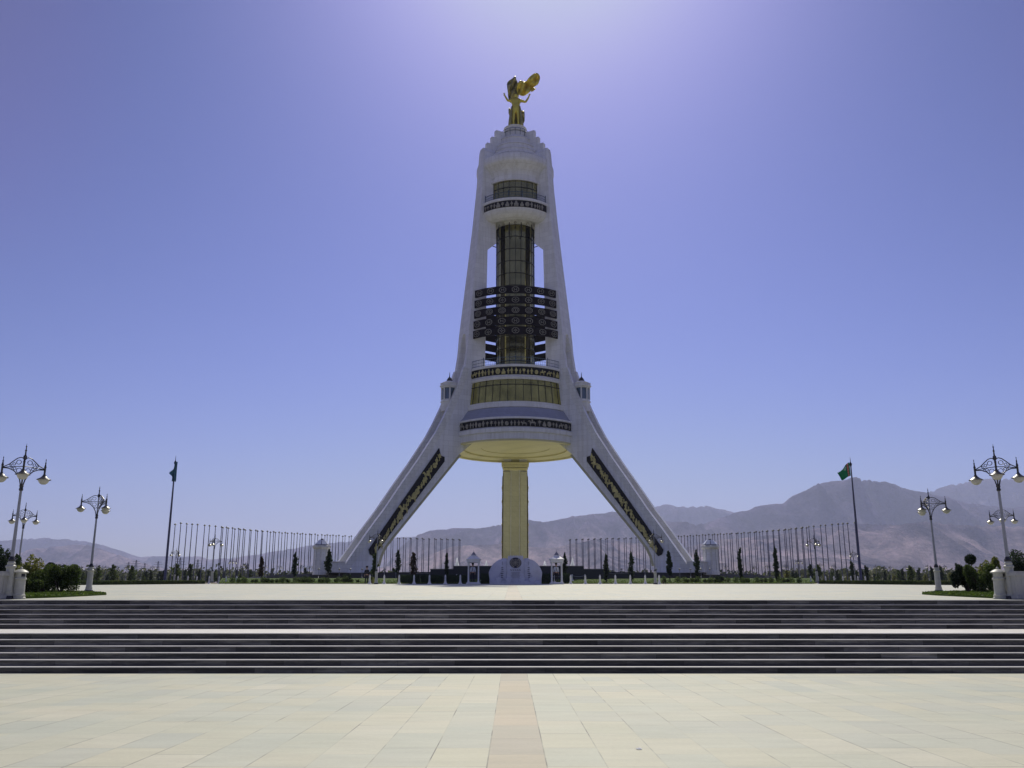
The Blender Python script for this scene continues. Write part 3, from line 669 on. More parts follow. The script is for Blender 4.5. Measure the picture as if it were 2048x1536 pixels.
# ---- carpet bands: five in each opening, faceted, hung in front of the legs
def gul(mb,fn,cx,cy,s,kind):
    def ringp(r0,r1,n,ph=0,sx=1.25):
        for i in range(n):
            a=2*PI*i/n+ph; b=2*PI*(i+1)/n+ph
            mb.ext([(cx+r0*sx*math.cos(a),cy+r0*math.sin(a)),(cx+r1*sx*math.cos(a),cy+r1*math.sin(a)),(cx+r1*sx*math.cos(b),cy+r1*math.sin(b)),(cx+r0*sx*math.cos(b),cy+r0*math.sin(b))],fn,.0,.05)
    ringp(s*.82,s,8,PI/8)
    if kind==0:
        mb.ext([(cx-s*.5,cy-s*.42),(cx-s*.3,cy-s*.42),(cx-s*.3,cy+s*.42),(cx-s*.5,cy+s*.42)],fn,0,.05); mb.ext([(cx+s*.3,cy-s*.42),(cx+s*.5,cy-s*.42),(cx+s*.5,cy+s*.42),(cx+s*.3,cy+s*.42)],fn,0,.05)
        mb.ext([(cx-s*.25,cy-s*.08),(cx+s*.25,cy-s*.08),(cx+s*.25,cy+s*.08),(cx-s*.25,cy+s*.08)],fn,0,.05)
    elif kind==1:
        for i in range(4):
            a=PI/2*i; mb.ext([(cx+s*.5*math.cos(a)*1.2+.1*s*p,cy+s*.45*math.sin(a)+.1*s*q) for p,q in((-1,-1),(1,-1),(1,1),(-1,1))],fn,0,.05)
        ringp(s*.18,s*.34,8)
    else:
        ringp(s*.48,s*.62,8,PI/8); mb.ext([(cx-s*.16,cy-s*.3),(cx+s*.16,cy-s*.3),(cx+s*.1,cy+s*.3),(cx-s*.1,cy+s*.3)],fn,0,.05)
def facet_fn(Rr,z0,a0,seg,nseg,off=0):      # polygonal band: arc parameter u along chords
    ch=2*Rr*math.sin(seg/2)
    cen=Vector((math.cos(a0+seg*nseg/2),math.sin(a0+seg*nseg/2),0))*-off
    def fn(u,v,o):
        i=min(nseg-1,max(0,int(u//ch))); f=u/ch-i
        p=Vector((math.cos(a0+seg*i),math.sin(a0+seg*i),0))*Rr; q=Vector((math.cos(a0+seg*(i+1)),math.sin(a0+seg*(i+1)),0))*Rr
        nn_=Vector((math.cos(a0+seg*(i+.5)),math.sin(a0+seg*(i+.5)),0))
        c=p.lerp(q,f)+nn_*o+cen; return (c.x,c.y,z0+v)
    return fn,ch
BANDS=[(571,586),(591.5,606.5),(612,627.5),(633,648.5),(652.5,668)]
for j in range(5):
    Rb=8.7+.14*j
    zt=at(1031,BANDS[j][0],155-Rb).z-AX.z; zb=at(1031,BANDS[j][1],155-Rb).z-AX.z
    for q,a in enumerate(SECT):
        half=R(41+.8*j); nseg=7; seg=2*half/nseg; fn,ch=facet_fn(10.95,zb,a-half,seg,nseg,10.95-Rb)
        m=MB(); H=zt-zb
        for i in range(nseg):
            e=.002
            m.ext([((i+e)*ch,0),((i+1-e)*ch,0),((i+1-e)*ch,H),((i+e)*ch,H)],fn,-.18,0)
        cbnd=m.build('carpet_band',M['carpet'],A)
        for i in range(nseg): m=MB(); gul(m,fn,(i+.5)*ch,H*.5,H*.40,j%3); m.build('medallion',M['gul'],cbnd)
# ---- statue (stands on the monument: a thing of its own)
def skinmesh(name,V,E_,Rad,mat,parent,sub=2,root=0):
    me=bpy.data.meshes.new(name); me.from_pydata(V,E_,[]); me.materials.append(mat)
    o=bpy.data.objects.new(name,me); col.objects.link(o)
    if parent: o.parent=parent
    md=o.modifiers.new('skin','SKIN'); md.use_smooth_shade=True
    for i,r in enumerate(Rad):
        me.skin_vertices[0].data[i].radius=(r if isinstance(r,tuple) else (r,r)); 
        me.skin_vertices[0].data[i].use_root=(i==root)
    sb=o.modifiers.new('subdivision','SUBSURF'); sb.levels=sub; sb.render_levels=sub
    return o
class Sk:
    def __init__(s): s.V=[];s.E=[];s.R=[]
    def p(s,xyz,r,par=None):
        s.V.append(tuple(xyz)); s.R.append(r); i=len(s.V)-1
        if par is not None: s.E.append((par,i))
        return i
def hand(sk,w,direction,up,par,sc_=1.0):
    d=Vector(direction).normalized(); u=Vector(up).normalized(); s=d.cross(u).normalized(); w=Vector(w)
    palm=sk.p(w+d*.05*sc_,.026*sc_,par); k=sk.p(w+d*.09*sc_,.028*sc_,palm)
    for i,(of,L) in enumerate(((-.033,.07),(-.011,.085),(.011,.08),(.033,.062))):
        a=sk.p(w+d*(.10+.02)*sc_+s*of*sc_,.0095*sc_,k); b=sk.p(w+d*(.10+L*.6)*sc_+s*of*1.1*sc_-u*.006*sc_,.009*sc_,a); sk.p(w+d*(.10+L)*sc_+s*of*1.15*sc_-u*.02*sc_,.007*sc_,b)
    t=sk.p(w+d*.05*sc_-s*.045*sc_,.011*sc_,palm); sk.p(w+d*.085*sc_-s*.062*sc_-u*.01*sc_,.009*sc_,t)
st=empty('golden_statue',AX+Vector((.15,0,83.2)),'shining golden statue of a man with raised arms and a billowing cloak on the summit','statue')
k=7.9/1.78
sk=Sk(); S=lambda x,y,z:(x*k,y*k,z*k)
pel=sk.p(S(0,0,.94),.15*k)
for s in(-1,1):
    h=sk.p(S(s*.1,0,.88),.115*k,pel); kn=sk.p(S(s*.115,-.01,.5),.085*k,h); an=sk.p(S(s*.12,.02,.1),.062*k,kn); sk.p(S(s*.14,-.13,.045),.05*k,an)
wa=sk.p(S(0,.0,1.1),.15*k,pel); ch=sk.p(S(0,-.01,1.3),.185*k,wa); ne0=sk.p(S(0,0,1.46),.09*k,ch); ne=sk.p(S(0,0,1.53),.06*k,ne0); hd=sk.p(S(0,-.015,1.63),.092*k,ne); sk.p(S(0,-.01,1.73),.075*k,hd)
for s,(ex,ez,wx,wz_) in((-1,(.35,1.45,.47,1.60)),(1,(.42,1.38,.56,1.56))):
    sh_=sk.p(S(s*.19,0,1.42),.075*k,ch); el=sk.p(S(s*ex,-.02,ez-.06),.055*k,sh_); wr=sk.p(S(s*wx,-.04,wz_),.036*k,el)
    hand(sk,S(s*wx,-.04,wz_),(s*.3,0,1),(0,-1,0),wr,k)
bd=skinmesh('body',sk.V,sk.E,sk.R,M['gold'],st)
# long coat round the legs, open at the front, and its flying skirts
m=MB(); n=40
prof_c=[(.20,1.12),(.23,.98),(.27,.75),(.30,.5),(.31,.3),(.30,.12)]
vs=[];fs2=[]
for r,z in prof_c:
    for i in range(n+1):
        t=R(-90+42)+R(276)*i/n; f=1+.09*math.sin(t*9)*(1.15-z); vs.append((r*f*k*math.cos(t),r*.72*f*k*math.sin(t),z*k))
for j in range(len(prof_c)-1):
    for i in range(n): fs2.append((j*(n+1)+i,j*(n+1)+i+1,(j+1)*(n+1)+i+1,(j+1)*(n+1)+i))
m.add(vs,fs2); ct=m.build('coat',M['bronze_dark'],st,True); so=ct.modifiers.new('thickness','SOLIDIFY'); so.thickness=.12
def drape(name,outline,Y0,bulge,mat,parent,folds,thick=.16):
    pts=[at(u,v,AX.y+Y0)-Vector((AX.x+.15,AX.y,AX.z+83.2)) for u,v in outline]
    # resample the outline smoothly
    P=[]
    for i in range(len(pts)):
        p0,p1,p2,p3=pts[i-1],pts[i],pts[(i+1)%len(pts)],pts[(i+2)%len(pts)]
        for q in range(4):
            t=q/4; P.append(.5*((2*p1)+(p2-p0)*t+(2*p0-5*p1+4*p2-p3)*t*t+(3*p1-p0-3*p2+p3)*t**3))
    c=sum(P,Vector())/len(P); K=10; vs=[];fs=[]; L=len(P)
    for j in range(K+1):
        f=1-j/K
        for i,p in enumerate(P):
            q=c+(p-c)*max(f,.001)
            dy=bulge*(1-f*f)+folds*math.sin(q.x*2.3+q.z*1.5)*.5*(1-f**4)+folds*.5*math.sin(q.x*5-q.z*2.2)*(1-f**4)
            vs.append((q.x,q.y+dy+.25*math.sin(i*.5),q.z))
    for j in range(K):
        for i in range(L): fs.append((j*L+i,j*L+(i+1)%L,(j+1)*L+(i+1)%L,(j+1)*L+i))
    m=MB(); m.add(vs,fs); o=m.build(name,mat,parent,True); so=o.modifiers.new('thickness','SOLIDIFY'); so.thickness=thick; return o
drape('cloak',[(1020,204),(1017,192),(1014.5,178),(1014,167),(1018,160),(1025,157),(1031,153),(1033,158),(1036,166),(1037,174),(1038,186),(1036,197),(1029,204)],.8,-.3,M['bronze_dark'],st,.7,.12)
drape('cloak',[(1036,190),(1033,180),(1036,168),(1043,162),(1052,161),(1062,152),(1073,146.5),(1079,149),(1080,158),(1077,167),(1069,172),(1066,178),(1060,185),(1050,190),(1042,191)],.5,.3,M['gold'],st,.75,.12)
drape('cloak_tail',[(1066,176),(1070,175),(1072,179),(1067,182),(1062,182)],.5,.2,M['gold'],st,.05,.1)
drape('coat_flap',[(1018,216),(1023,218),(1026,228),(1025,236),(1020,232),(1017,226)],.4,-.3,M['bronze_dark'],st,.1)
drape('coat_flap',[(1040,219),(1045,220),(1049,225),(1049,240),(1046,246),(1041,243),(1039,230)],.5,-.3,M['bronze_dark'],st,.15)
m=MB(); m.tube((-.15,.8,10.7),(-.15,.8,11.8),.08,.04,6); m.ball((-.15,.8,11.8),.14); m.build('lightning_rod',M['iron'],st)

# ================================================================ PLATFORM, POOL
m=MB(); PZ=6.24
front=[(-47,163),(-40,150),(-31,141),(-22,136.5),(-13,134),(0.6,133),(14.2,134),(23.2,136.5),(32.2,141),(41.2,150),(48.2,163),(44,186),(28,202),(0,207),(-28,202),(-43,186)]
def slab_poly(poly,z0,z1,mats,name,**kw):
    m=MB(); n=len(poly)
    m.add([(x,y,z0) for x,y in poly]+[(x,y,z1) for x,y in poly],[tuple(range(n,2*n))],1)
    m.add([(x,y,z0) for x,y in poly]+[(x,y,z1) for x,y in poly],[(i,(i+1)%n,n+(i+1)%n,n+i) for i in range(n)],0)
    return tag(m.build(name,mats),**kw)
slab_poly(front,3.6,PZ,[M['black'],M['slab_up']],'platform',kind='structure')
pool=empty('cascade_pool',(0.6,122,4.3),'black granite cascade pool in front of the monument','pool')
m=MB()
def pl(x0,x1,y0,y1,z0,z1,m=m): m.box(((x0+x1)/2-.0,(y0+y1)/2-122,(z0+z1)/2-4.3),(x1-x0,y1-y0,z1-z0))
pl(-7.9,8.3,114,133.2,3.2,6.2); pl(-11,11.8,117,133.5,3.1,5.95); pl(-14,15,121,133.8,3.0,5.55)
m.build('granite_wall',M['black'],pool)
m=MB()
for x0,x1,y0,z in((-7.95,8.35,113.93,6.215),(-11.06,11.86,116.93,5.965),(-14.06,15.06,120.93,5.565)): m.box(((x0+x1)/2,y0-122+.2,z-4.3+.03),(x1-x0,.4,.09))
m.build('coping',M['track'],pool)
for i,(u,h) in enumerate(((914,1.15),(972.5,1.0),(1089.5,1.0),(1145,1.15))):
    h*=3.9; p=at(u,1133,182); rg=random.Random(i); m=MB()
    for q in range(26):
        an=rg.random()*6.28; r=.3*rg.random(); m.tube((0,0,0),(math.cos(an)*r*2.2,math.sin(an)*r*2.2,h*(1-r*1.6)*rg.uniform(.8,1.1)),.09,.03,5)
    m.lathe([(.8,0),(.62,h*.4),(.4,h*.7),(.05,h)],10)
    tag(m.build('water_jet',M['water'],loc=(p.x,p.y,6.2)),'white water jet rising behind the black pool wall, '+['leftmost of four','just left of the carved monument','just right of the carved monument','rightmost of four'][i],'fountain','water jets on the black pool')

# ================================================================ STREET LAMPS
def make_lamp():
    t=empty('street_lamp',(0,0,0),'x','street lamp','three-armed street lamps')
    m=MB(); m.lathe([(.21,0),(.21,.07),(.19,.10),(.155,.22),(.165,.26),(.14,.30),(.135,1.02),(.165,1.05),(.165,1.10),(.12,1.14),(.13,1.2),(.09,1.26),(.01,1.27)],20); m.build('pedestal',M['cream'],t,True)
    m=MB(); m.lathe([(.235,.0),(.235,.055),(.20,.11),(.2,.0)],20); m.build('foot_ring',M['iron'],t,True)
    m=MB(); m.lathe([(.1,1.25),(.12,1.3),(.09,1.36),(.06,1.42),(.05,1.26)],16); m.build('collar',M['iron'],t,True)
    m=MB(); m.lathe([(.062,1.3),(.052,2.6),(.042,3.72),(.01,3.73)],14); m.lathe([(.03,3.7),(.028,4.9),(.01,4.91)],10); m.build('pole',M['white_metal'],t,True)
    m=MB(); m.lathe([(.05,3.66),(.075,3.70),(.055,3.78),(.075,3.84),(.04,3.9)],14); m.build('arm_collar',M['iron'],t,True)
    m=MB(); m.lathe([(.035,4.74),(.07,4.80),(.06,4.88),(.03,4.92),(.022,5.05),(.04,5.08),(.018,5.12),(.016,5.2),(.03,5.22),(.008,5.26),(.005,5.33)],10); m.build('spire',M['iron'],t,True)
    for i in range(3):
        Rz=Matrix.Rotation(2*PI*i/3,4,'Z'); Rx=Rz@Matrix.Diagonal((1.17,1,1,1)).to_4x4()
        m=MB(); P=lambda l:[(x,0,z) for x,z in l]
        m.path(P([(.02,4.80),(.12,4.84),(.22,4.81),(.34,4.71),(.46,4.60),(.66,4.50)]),.017,6,0,Rx)
        m.path(P([(.02,4.52),(.3,4.52),(.66,4.49)]),.015,6,0,Rx)
        m.path(P([(.03,3.82),(.08,4.05),(.17,4.24),(.30,4.38),(.46,4.46),(.66,4.48)]),.019,6,0,Rx)
        for cx,cz,r in((.17,4.67,.075),(.31,4.61,.045),(.41,4.57,.03),(.14,4.38,.08),(.28,4.45,.045),(.085,4.22,.04),(.37,4.48,.025)):
            m.path([(cx+r*math.cos(2*PI*q/10),0,cz+r*math.sin(2*PI*q/10)) for q in range(11)],.012,4,0,Rx)
        arm=m.build('arm',M['iron'],t)
        c=(.772,0,0)
        m=MB(); m.lathe([(.02,4.32),(.034,4.36),(.034,4.56),(.045,4.58),(.03,4.62),(.018,4.70),(.028,4.73),(.012,4.76),(.01,4.82),(.018,4.84),(.003,4.88)],10,0,c,Rz); m.build('finial',M['iron'],arm,True)
        m=MB(); m.lathe([(.03,4.36),(.045,4.31),(.075,4.26),(.14,4.20),(.21,4.165),(.245,4.14),(.24,4.13),(.2,4.15),(.03,4.2)],20,0,c,Rz); m.build('lamp_shade',M['shade'],arm,True)
        m=MB(); m.lathe([(.185,4.145),(.18,4.09),(.14,4.02),(.08,3.975),(.001,3.96)],18,0,c,Rz); m.build('globe',M['opal'],arm,True)
    return t
LAMPS=[ # u(top),v(top),Y,rot,label
 (54,887,31,-62,'tall three-armed street lamp beside the bin at the left end of the stairs'),
 (1985.5,888,31,-118,'tall three-armed street lamp beside the bin at the right end of the stairs'),
 (53,1004,56,-62,'three-armed street lamp seen behind the tallest left-hand lamp'),
 (2000,1004,56,-118,'three-armed street lamp seen behind the tallest right-hand lamp'),
 (200,972,43.5,204,'three-armed street lamp standing on the left-hand grass tip'),
 (1855,976,43.5,-24,'three-armed street lamp standing on the right-hand grass tip'),
 (431,1068,92,-88,'three-armed street lamp in front of the left flagpole row'),
 (1627,1068,92,-92,'three-armed street lamp in front of the right flagpole row'),
 (354,1095,128,-160,'three-armed street lamp just right of the tall left flagpole'),
 (1705,1098,128,-20,'three-armed street lamp just left of the tall right flagpole'),
 (466,1115,165,-70,'small three-armed lamp low among the left flagpoles'),
 (1597,1115,165,-110,'small three-armed lamp low among the right flagpoles'),
 (756,1058,88,188,'three-armed street lamp in front of the left leg of the arch'),
 (1307,1058,88,-8,'three-armed street lamp in front of the right leg of the arch')]
lamp0=make_lamp(); LT=tree_of(lamp0); first=True
def place_lamp(x,y,z,rot,label,sc_=1):
    global first
    if first:
        first=False; lamp0.location=(x,y,z); lamp0.rotation_euler=(0,0,R(rot)); lamp0.scale=(sc_,)*3; lamp0['label']=label
    else: dup(LT,(x,y,z),label,R(rot),sc_)
for u,v,Y,rot,lab in LAMPS:
    p=at(u,v,Y); zb=plaza_z(Y) if Y<92 else (lawn_z(0,Y) if 700<u<1360 else base_z(Y)); 
    place_lamp(p.x,Y,zb,rot,lab,(p.z-zb)/5.33)
# far lamps in the park
far=[('left',[(60,1128,330),(104,1128,300),(118,1131,320),(133,1127,290),(163,1130,310),(194,1126,270),(212,1129,290),(236,1130,280),(254,1129,270),(284,1132,290),(306,1129,260)]),
     ('right',[(1751,1128,270),(1769,1131,300),(1780,1129,275),(1811,1129,290),(1824,1131,265),(1855,1127,270),(1889,1128,280),(1918,1127,290),(1975,1126,280),(1993,1124,270)]),
     ('mid left',[(492,1122,230),(530,1126,260),(560,1128,270),(604,1127,265),(624,1129,280)]),
     ('mid right',[(1452,1128,270),(1478,1130,280),(1508,1129,270),(1534,1127,260),(1570,1126,250),(1640,1124,240),(1668,1126,260)])]
for nm,lst in far:
    for i,(u,v,Y) in enumerate(lst):
        p=at(u,v,Y); zb=base_z(Y); where={'left':'in the park at far left','right':'in the park at far right','mid left':'behind the left flagpole rows','mid right':'behind the right flagpole rows'}[nm]
        place_lamp(p.x,Y,zb,(i*47)%120,'tiny distant three-armed lamp %s, %s from the left there'%(where,ordn(i+1)),(p.z-zb)/5.33)

# ================================================================ FLAGPOLES
m0=empty('flagpole',(0,0,0),'x','flagpole','bare flagpoles in two curved rows behind the arch')
m=MB(); m.lathe([(.15,0),(.15,.25),(.1,.3),(.095,6),(.07,11.7),(.01,11.71)],10); m.build('pole',M['pole'],m0,True)
m=MB(); m.lathe([(.08,11.7),(.24,11.76),(.26,11.86),(.14,11.95),(.12,12.02),(.01,12.05)],10); m.build('cap',M['iron'],m0,True)
PT=tree_of(m0); pf=True
Au=[351,363.4,374.4,385,397,408.8,419.3,431.6,443,455,466,478,489,500.3,512,523.5,535,547.7,559,571,583,595,605,618.6,631,643,655,666.6,679,691,703,715,761,773.5,787,795.5,808,820.6,833,845,857.4,869.5,881.5,893.6,905.7,918.5]
Bu=[445.5,457.5,469.5,481,491.5,503.2,515,527,540,551.5,564,576,587.7,600,612,624,635,649,661,673,685,698,710,770,782.5,799,811.5,823.4,835.6,847.5,859,872,884,896,908,920.5]
tu=[351,431,490,560,643,715,795,860,921]; tv=[1043.5,1050.5,1057,1063,1067.6,1071.5,1074.5,1076,1077.7]
for side in('left','right'):
    for row,us,dv in(('front',Au,0),('rear',Bu,1.2)):
        us_=us if side=='left' else [2059.5-u for u in us]
        for i,u in enumerate(us_):
            uu=u if side=='left' else 2059.5-u
            v=float(np.interp(uu,tu,tv))+dv; Y=12.05*1906/(1165-v); p=at(u,v,Y)
            lab='bare flagpole, %s from outer end of the %s row on the %s'%(ordn(i+1),row,side)
            if pf: pf=False; m0.location=(p.x,Y,base_z(Y)); m0['label']=lab
            else: dup(PT,(p.x+rng.uniform(-.05,.05),Y+rng.uniform(-.5,.5),base_z(Y)),lab,rng.uniform(0,6),(1,1,(p.z-base_z(Y))/12.05))
# two tall flagpoles with flags
def tall(u,v,Y,label,fn):
    p=at(u,v,Y); z0=base_z(Y)-.3; H=p.z-z0; t=empty('tall_flagpole',(p.x,Y,z0),label,'flagpole','tall flagpoles')
    m=MB(); m.lathe([(.22,0),(.22,.4),(.15,.5),(.125,H*.5),(.07,H-1.2),(.01,H-1.19)],12); m.build('pole',M['pole'],t,True)
    m=MB(); m.lathe([(.07,H-1.25),(.08,H-1.15),(.15,H-1.0),(.16,H-.85),(.08,H-.7),(.04,H-.6),(.02,H-.1),(.005,H)],10); m.build('finial',M['iron'],t,True)
    return t,p,z0,H
def cloth(name,fn,nu,nv,mat,label,cat,mats=None,idx=None,grp=None):
    vs=[];fs=[];mi=[]
    for j in range(nv+1):
        for i in range(nu+1): vs.append(fn(i/nu,j/nv))
    for j in range(nv):
        for i in range(nu): fs.append((j*(nu+1)+i,j*(nu+1)+i+1,(j+1)*(nu+1)+i+1,(j+1)*(nu+1)+i)); mi.append(idx((i+.5)/nu,(j+.5)/nv) if idx else 0)
    m=MB(); m.add(vs,fs); m.m=mi; o=m.build(name,mats or mat,None,True); s=o.modifiers.new('thickness','SOLIDIFY'); s.thickness=.02
    return tag(o,label,cat,grp)
t,p,z0,H=tall(1700,914,110,'tall steel flagpole on the right that carries the green flag',None)
# green flag blowing to the left, red pattern stripe at the hoist, small crescent and stars
top=at(1700.5,924,110); bot=at(1703.5,951,110); far_t=at(1675.5,947,110); far_b=at(1680,960,110)
def ff(a,b):
    e0=top.lerp(bot,b); e1=far_t.lerp(far_b,b); q=e0.lerp(e1,a); s=a*(1-a)
    return (q.x-.12*(1-a),q.y+.35*math.sin(a*9+b*1.5)*a,q.z+.18*math.sin(a*7)*a+ s*.5*(.5-b))
def fi(a,b):
    if .10<a<.26:
        c=(b*5)%1; d=abs(a-.18)/.07; return 2 if (d+abs(c-.5)*2>.55 and d+abs(c-.5)*2<.85) else 1
    for (x,y) in((.44,.16),(.50,.12),(.50,.22),(.55,.17),(.46,.26)):
        if abs(a-x)<.018 and abs(b-y)<.022: return 2
    r=math.hypot((a-.44)*1.5,b-.2); r2=math.hypot((a-.47)*1.5,b-.18)
    return 2 if (r<.14 and r2>.125) else 0
cloth('national_flag',ff,48,40,None,'green flag with a red patterned stripe flying from the tall right pole','flag',[M['flag'],M['flag_red'],M['flag_white']],fi,'flags on the tall poles')
t,p,z0,H=tall(352,911,110,'tall steel flagpole on the left with a limp flag',None)
tp=at(352.5,923,110); bt=at(348.5,963,110)
def fl(a,b):
    q=tp.lerp(bt,b); wd=.30+.62*min(1,b*1.6)+.05*math.sin(b*14)
    bulge=.28*math.exp(-((b-.55)/.13)**2)
    return (q.x-.04+(.16-a*(wd*.42+bulge*1.5*(a**2)))*1.0,q.y+.22*math.sin(a*11+b*2),q.z-.15*a*(1-b))
cloth('limp_flag',fl,18,26,M['flag_teal'],'limp blue-green flag hanging folded from the tall left pole','flag',grp='flags on the tall poles')

# ================================================================ BOLLARDS, SMALL LAMPS, BINS, PEDESTALS
b0=empty('bollard',(0,0,0),'x','bollard','stone bollards round the lawn')
m=MB(); m.lathe([(.2,0),(.2,.05),(.15,.09),(.135,.12),(.09,.3),(.075,.62),(.1,.66),(.1,.69),(.065,.71),(.07,.78),(.045,.86),(.01,.89)],12); m.build('post',M['marble2'],b0,True)
BT=tree_of(b0); bf=True
def place_b(x,y,z,lab,s=1,nm=None):
    global bf
    if bf: bf=False; b0.location=(x,y,z); b0['label']=lab; b0.scale=(s,)*3
    else: dup(BT,(x,y,z),lab,0,s)
L1=[738,767,797,827,858,890,920]; R1=[1110,1142,1171.5,1201,1232,1262,1292,1320]
for i,u in enumerate(L1): place_b(X_at(u,89.5),89.5,plaza_z(89.5),'pale stone bollard on the plaza edge left of the carved monument, %s from the left'%ordn(i+1))
for i,u in enumerate(R1): place_b(X_at(u,89.5),89.5,plaza_z(89.5),'pale stone bollard on the plaza edge right of the carved monument, %s from the left'%ordn(i+1))
for i,u in enumerate([912.5,963.5,1093.5,1145,1171]):
    z=lawn_z(0,97)+.1; place_b(X_at(u,97),97,z,'smaller stone bollard against the black pool wall, %s from the left'%ordn(i+1),.8)
for sd,us in(('left',[352,372,390,415,435,449,470]),('right',[1604,1625,1640,1655,1672,1690,1706,1720,1735])):
    for i,u in enumerate(us): Y=98; place_b(X_at(u,Y),Y,base_z(Y)-.15,'stone bollard at the foot of the %s flagpoles, %s from the left'%(sd,ordn(i+1)),.95)
# chains between pool bollards
m=MB()
for a,b in((1093.5,1145),(1145,1171)):
    pa=Vector((X_at(a,97),97,lawn_z(0,97)+.68)); pb=Vector((X_at(b,97),97,lawn_z(0,97)+.68)); m.path([pa.lerp(pb,q/8)-Vector((0,0,.12*math.sin(PI*q/8))) for q in range(9)],.025,5)
tag(m.build('barrier_chain',M['white_metal']),'thin pale chain slung between bollards right of the carved monument','chain')
g0=empty('globe_lamp',(0,0,0),'x','lamp','short globe lamps on the platform edge')
m=MB(); m.lathe([(.1,0),(.1,.06),(.035,.1),(.03,1.0),(.06,1.03),(.01,1.05)],8); m.build('post',M['white_metal'],g0,True)
m=MB(); m.ball((0,0,1.16),.15,12,8); m.build('globe',M['opal'],g0,True)
GT=tree_of(g0)
gl=[634,676,698,721.6,766.6,790,1245,1292,1315,1362,1384,1405,1423]
for i,u in enumerate(gl):
    Y=131; loc=(X_at(u,Y),Y,5.35); lab='short white globe lamp before the black platform wall, %s from the %s'%(ordn(i+1 if i<6 else len(gl)-i),'left' if i<6 else 'right')
    if i==0: g0.location=loc; g0['label']=lab
    else: dup(GT,loc,lab)
# litter bins (urn shaped) and marble pedestals at both ends of the stairs
def litter_bin(u,Y,label,sc_=1):
    p=Vector((X_at(u,Y),Y,plaza_z(Y))); t=empty('litter_bin',p,label,'litter bin','round stone bins at the stair ends')
    m=MB(); m.lathe([(.24,0),(.24,.05),(.215,.07),(.225,.12),(.2,.15),(.185,.2),(.175,.62),(.2,.64),(.2,.68),(.185,.7),(.01,.7)],24); m.build('drum',M['cream'],t,True)
    m=MB(); m.lathe([(.165,.7),(.165,.86),(.01,.86)],24); m.build('neck',M['cream'],t,True)
    for a in(R(-30),R(150)): m=MB(); m.ring(.155,.172,.73,.83,a-R(24),a+R(24),10); m.build('opening',M['iron'],t)
    m=MB(); m.lathe([(.01,.85),(.235,.86),(.24,.89),(.19,.93),(.1,.975),(.035,.99),(.05,1.02),(.02,1.05),(.005,1.08)],24); m.build('lid',M['cream'],t,True)
    t.scale=(sc_,)*3
litter_bin(34.5,31.2,'round cream stone bin with domed lid at the left end of the stairs'); litter_bin(2003,31.2,'round cream stone bin with domed lid at the right end of the stairs')
def pedestal(u,Y,label):
    p=Vector((X_at(u,Y),Y,plaza_z(Y))); t=empty('marble_pedestal',p,label,'pedestal','marble pedestals ending the stair balustrades')
    m=MB(); m.box((0,0,.06),(.96,.96,.12)); m.box((0,0,.44),(.8,.8,.64)); m.box((0,0,.80),(.92,.92,.08)); m.box((0,0,.87),(.86,.86,.06)); m.build('block',M['grey_marble'],t)
    m=MB()
    for s in(-1,1): m.box((0,s*.405,.44),(.5,.012,.44)); m.box((s*.405,0,.44),(.012,.5,.44))
    m.build('recessed_panel',M['grey_marble'],t)
pedestal(-14,30.9,'square white marble pedestal cut by the left edge of the view'); pedestal(2050,30.9,'square white marble pedestal cut by the right edge of the view')
# grass islands at both ends
def island(pix,label,seed):
    P=[on_plaza(u,v) for u,v in pix]; n=len(P); c=sum(P,Vector())/n; rg=random.Random(seed)
    m=MB(); m.add([(p.x,p.y,p.z+.004) for p in P]+[(p.x,p.y,p.z+.06) for p in P],[tuple(range(n,2*n))]+[(i,(i+1)%n,n+(i+1)%n,n+i) for i in range(n)])
    def fn():
        i=rg.randrange(n); a,b=rg.random(),rg.random()
        if a+b>1:a,b=1-a,1-b
        q=c+(P[i]-c)*a+(P[(i+1)%n]-c)*b; return (q.x,q.y,q.z+.06+.05*rg.random())
    leaves(m,fn,14000,.04,rg,1); tag(m.build('grass_island',[M['grass'],M['blade']]),label,'grass',kind='stuff')
island([(-200,1199),(0,1198),(60,1197),(120,1195),(180,1192),(213,1190),(180,1187.5),(120,1185),(0,1183.5),(-200,1183)],'grass island with shrubs at the left end of the plaza',1)
island([(2260,1199),(2048,1198.5),(1990,1197),(1930,1194),(1870,1191),(1844,1189),(1880,1187),(1940,1185),(2048,1184),(2260,1183)],'grass island with shrubs at the right end of the plaza',2)
SH=[ # u, Y, width px, height px, mat, label
 (118,39,52,56,'leaf_mid','dense dark shrub at the right end of the left-hand shrubbery'),
 (82,40,60,58,'leaf_mid','green shrub in the middle of the left-hand shrubbery'),
 (50,41,44,72,'leaf_yel','tall yellow-green shrub behind the left-hand bin'),
 (66,37.5,40,30,'leaf_mid','low green shrub in front of the left-hand shrubbery'),
 (4,46,42,84,'leaf_dark','dark conifer cut by the left edge of the view'),
 (1938,40,44,62,'leaf_dark','dense dark shrub at the left end of the right-hand shrubbery'),
 (1968,39,56,58,'leaf_mid','green shrub in the middle of the right-hand shrubbery'),
 (1994,41,40,70,'leaf_yel','yellow-green shrub behind the right-hand bin'),
 (2044,45,48,82,'leaf_dark','dark conifer cut by the right edge of the view')]
for i,(u,Y,wp,hp,mt,lab) in enumerate(SH):
    s=Y/1852.; t=bush('shrub',(wp*s*1.2,wp*s*1.1,hp*s*.95),M[mt],50+i,6500,.045,lob=10); t.location=(X_at(u,Y),Y,plaza_z(Y)+.03); tag(t,lab,'shrub')
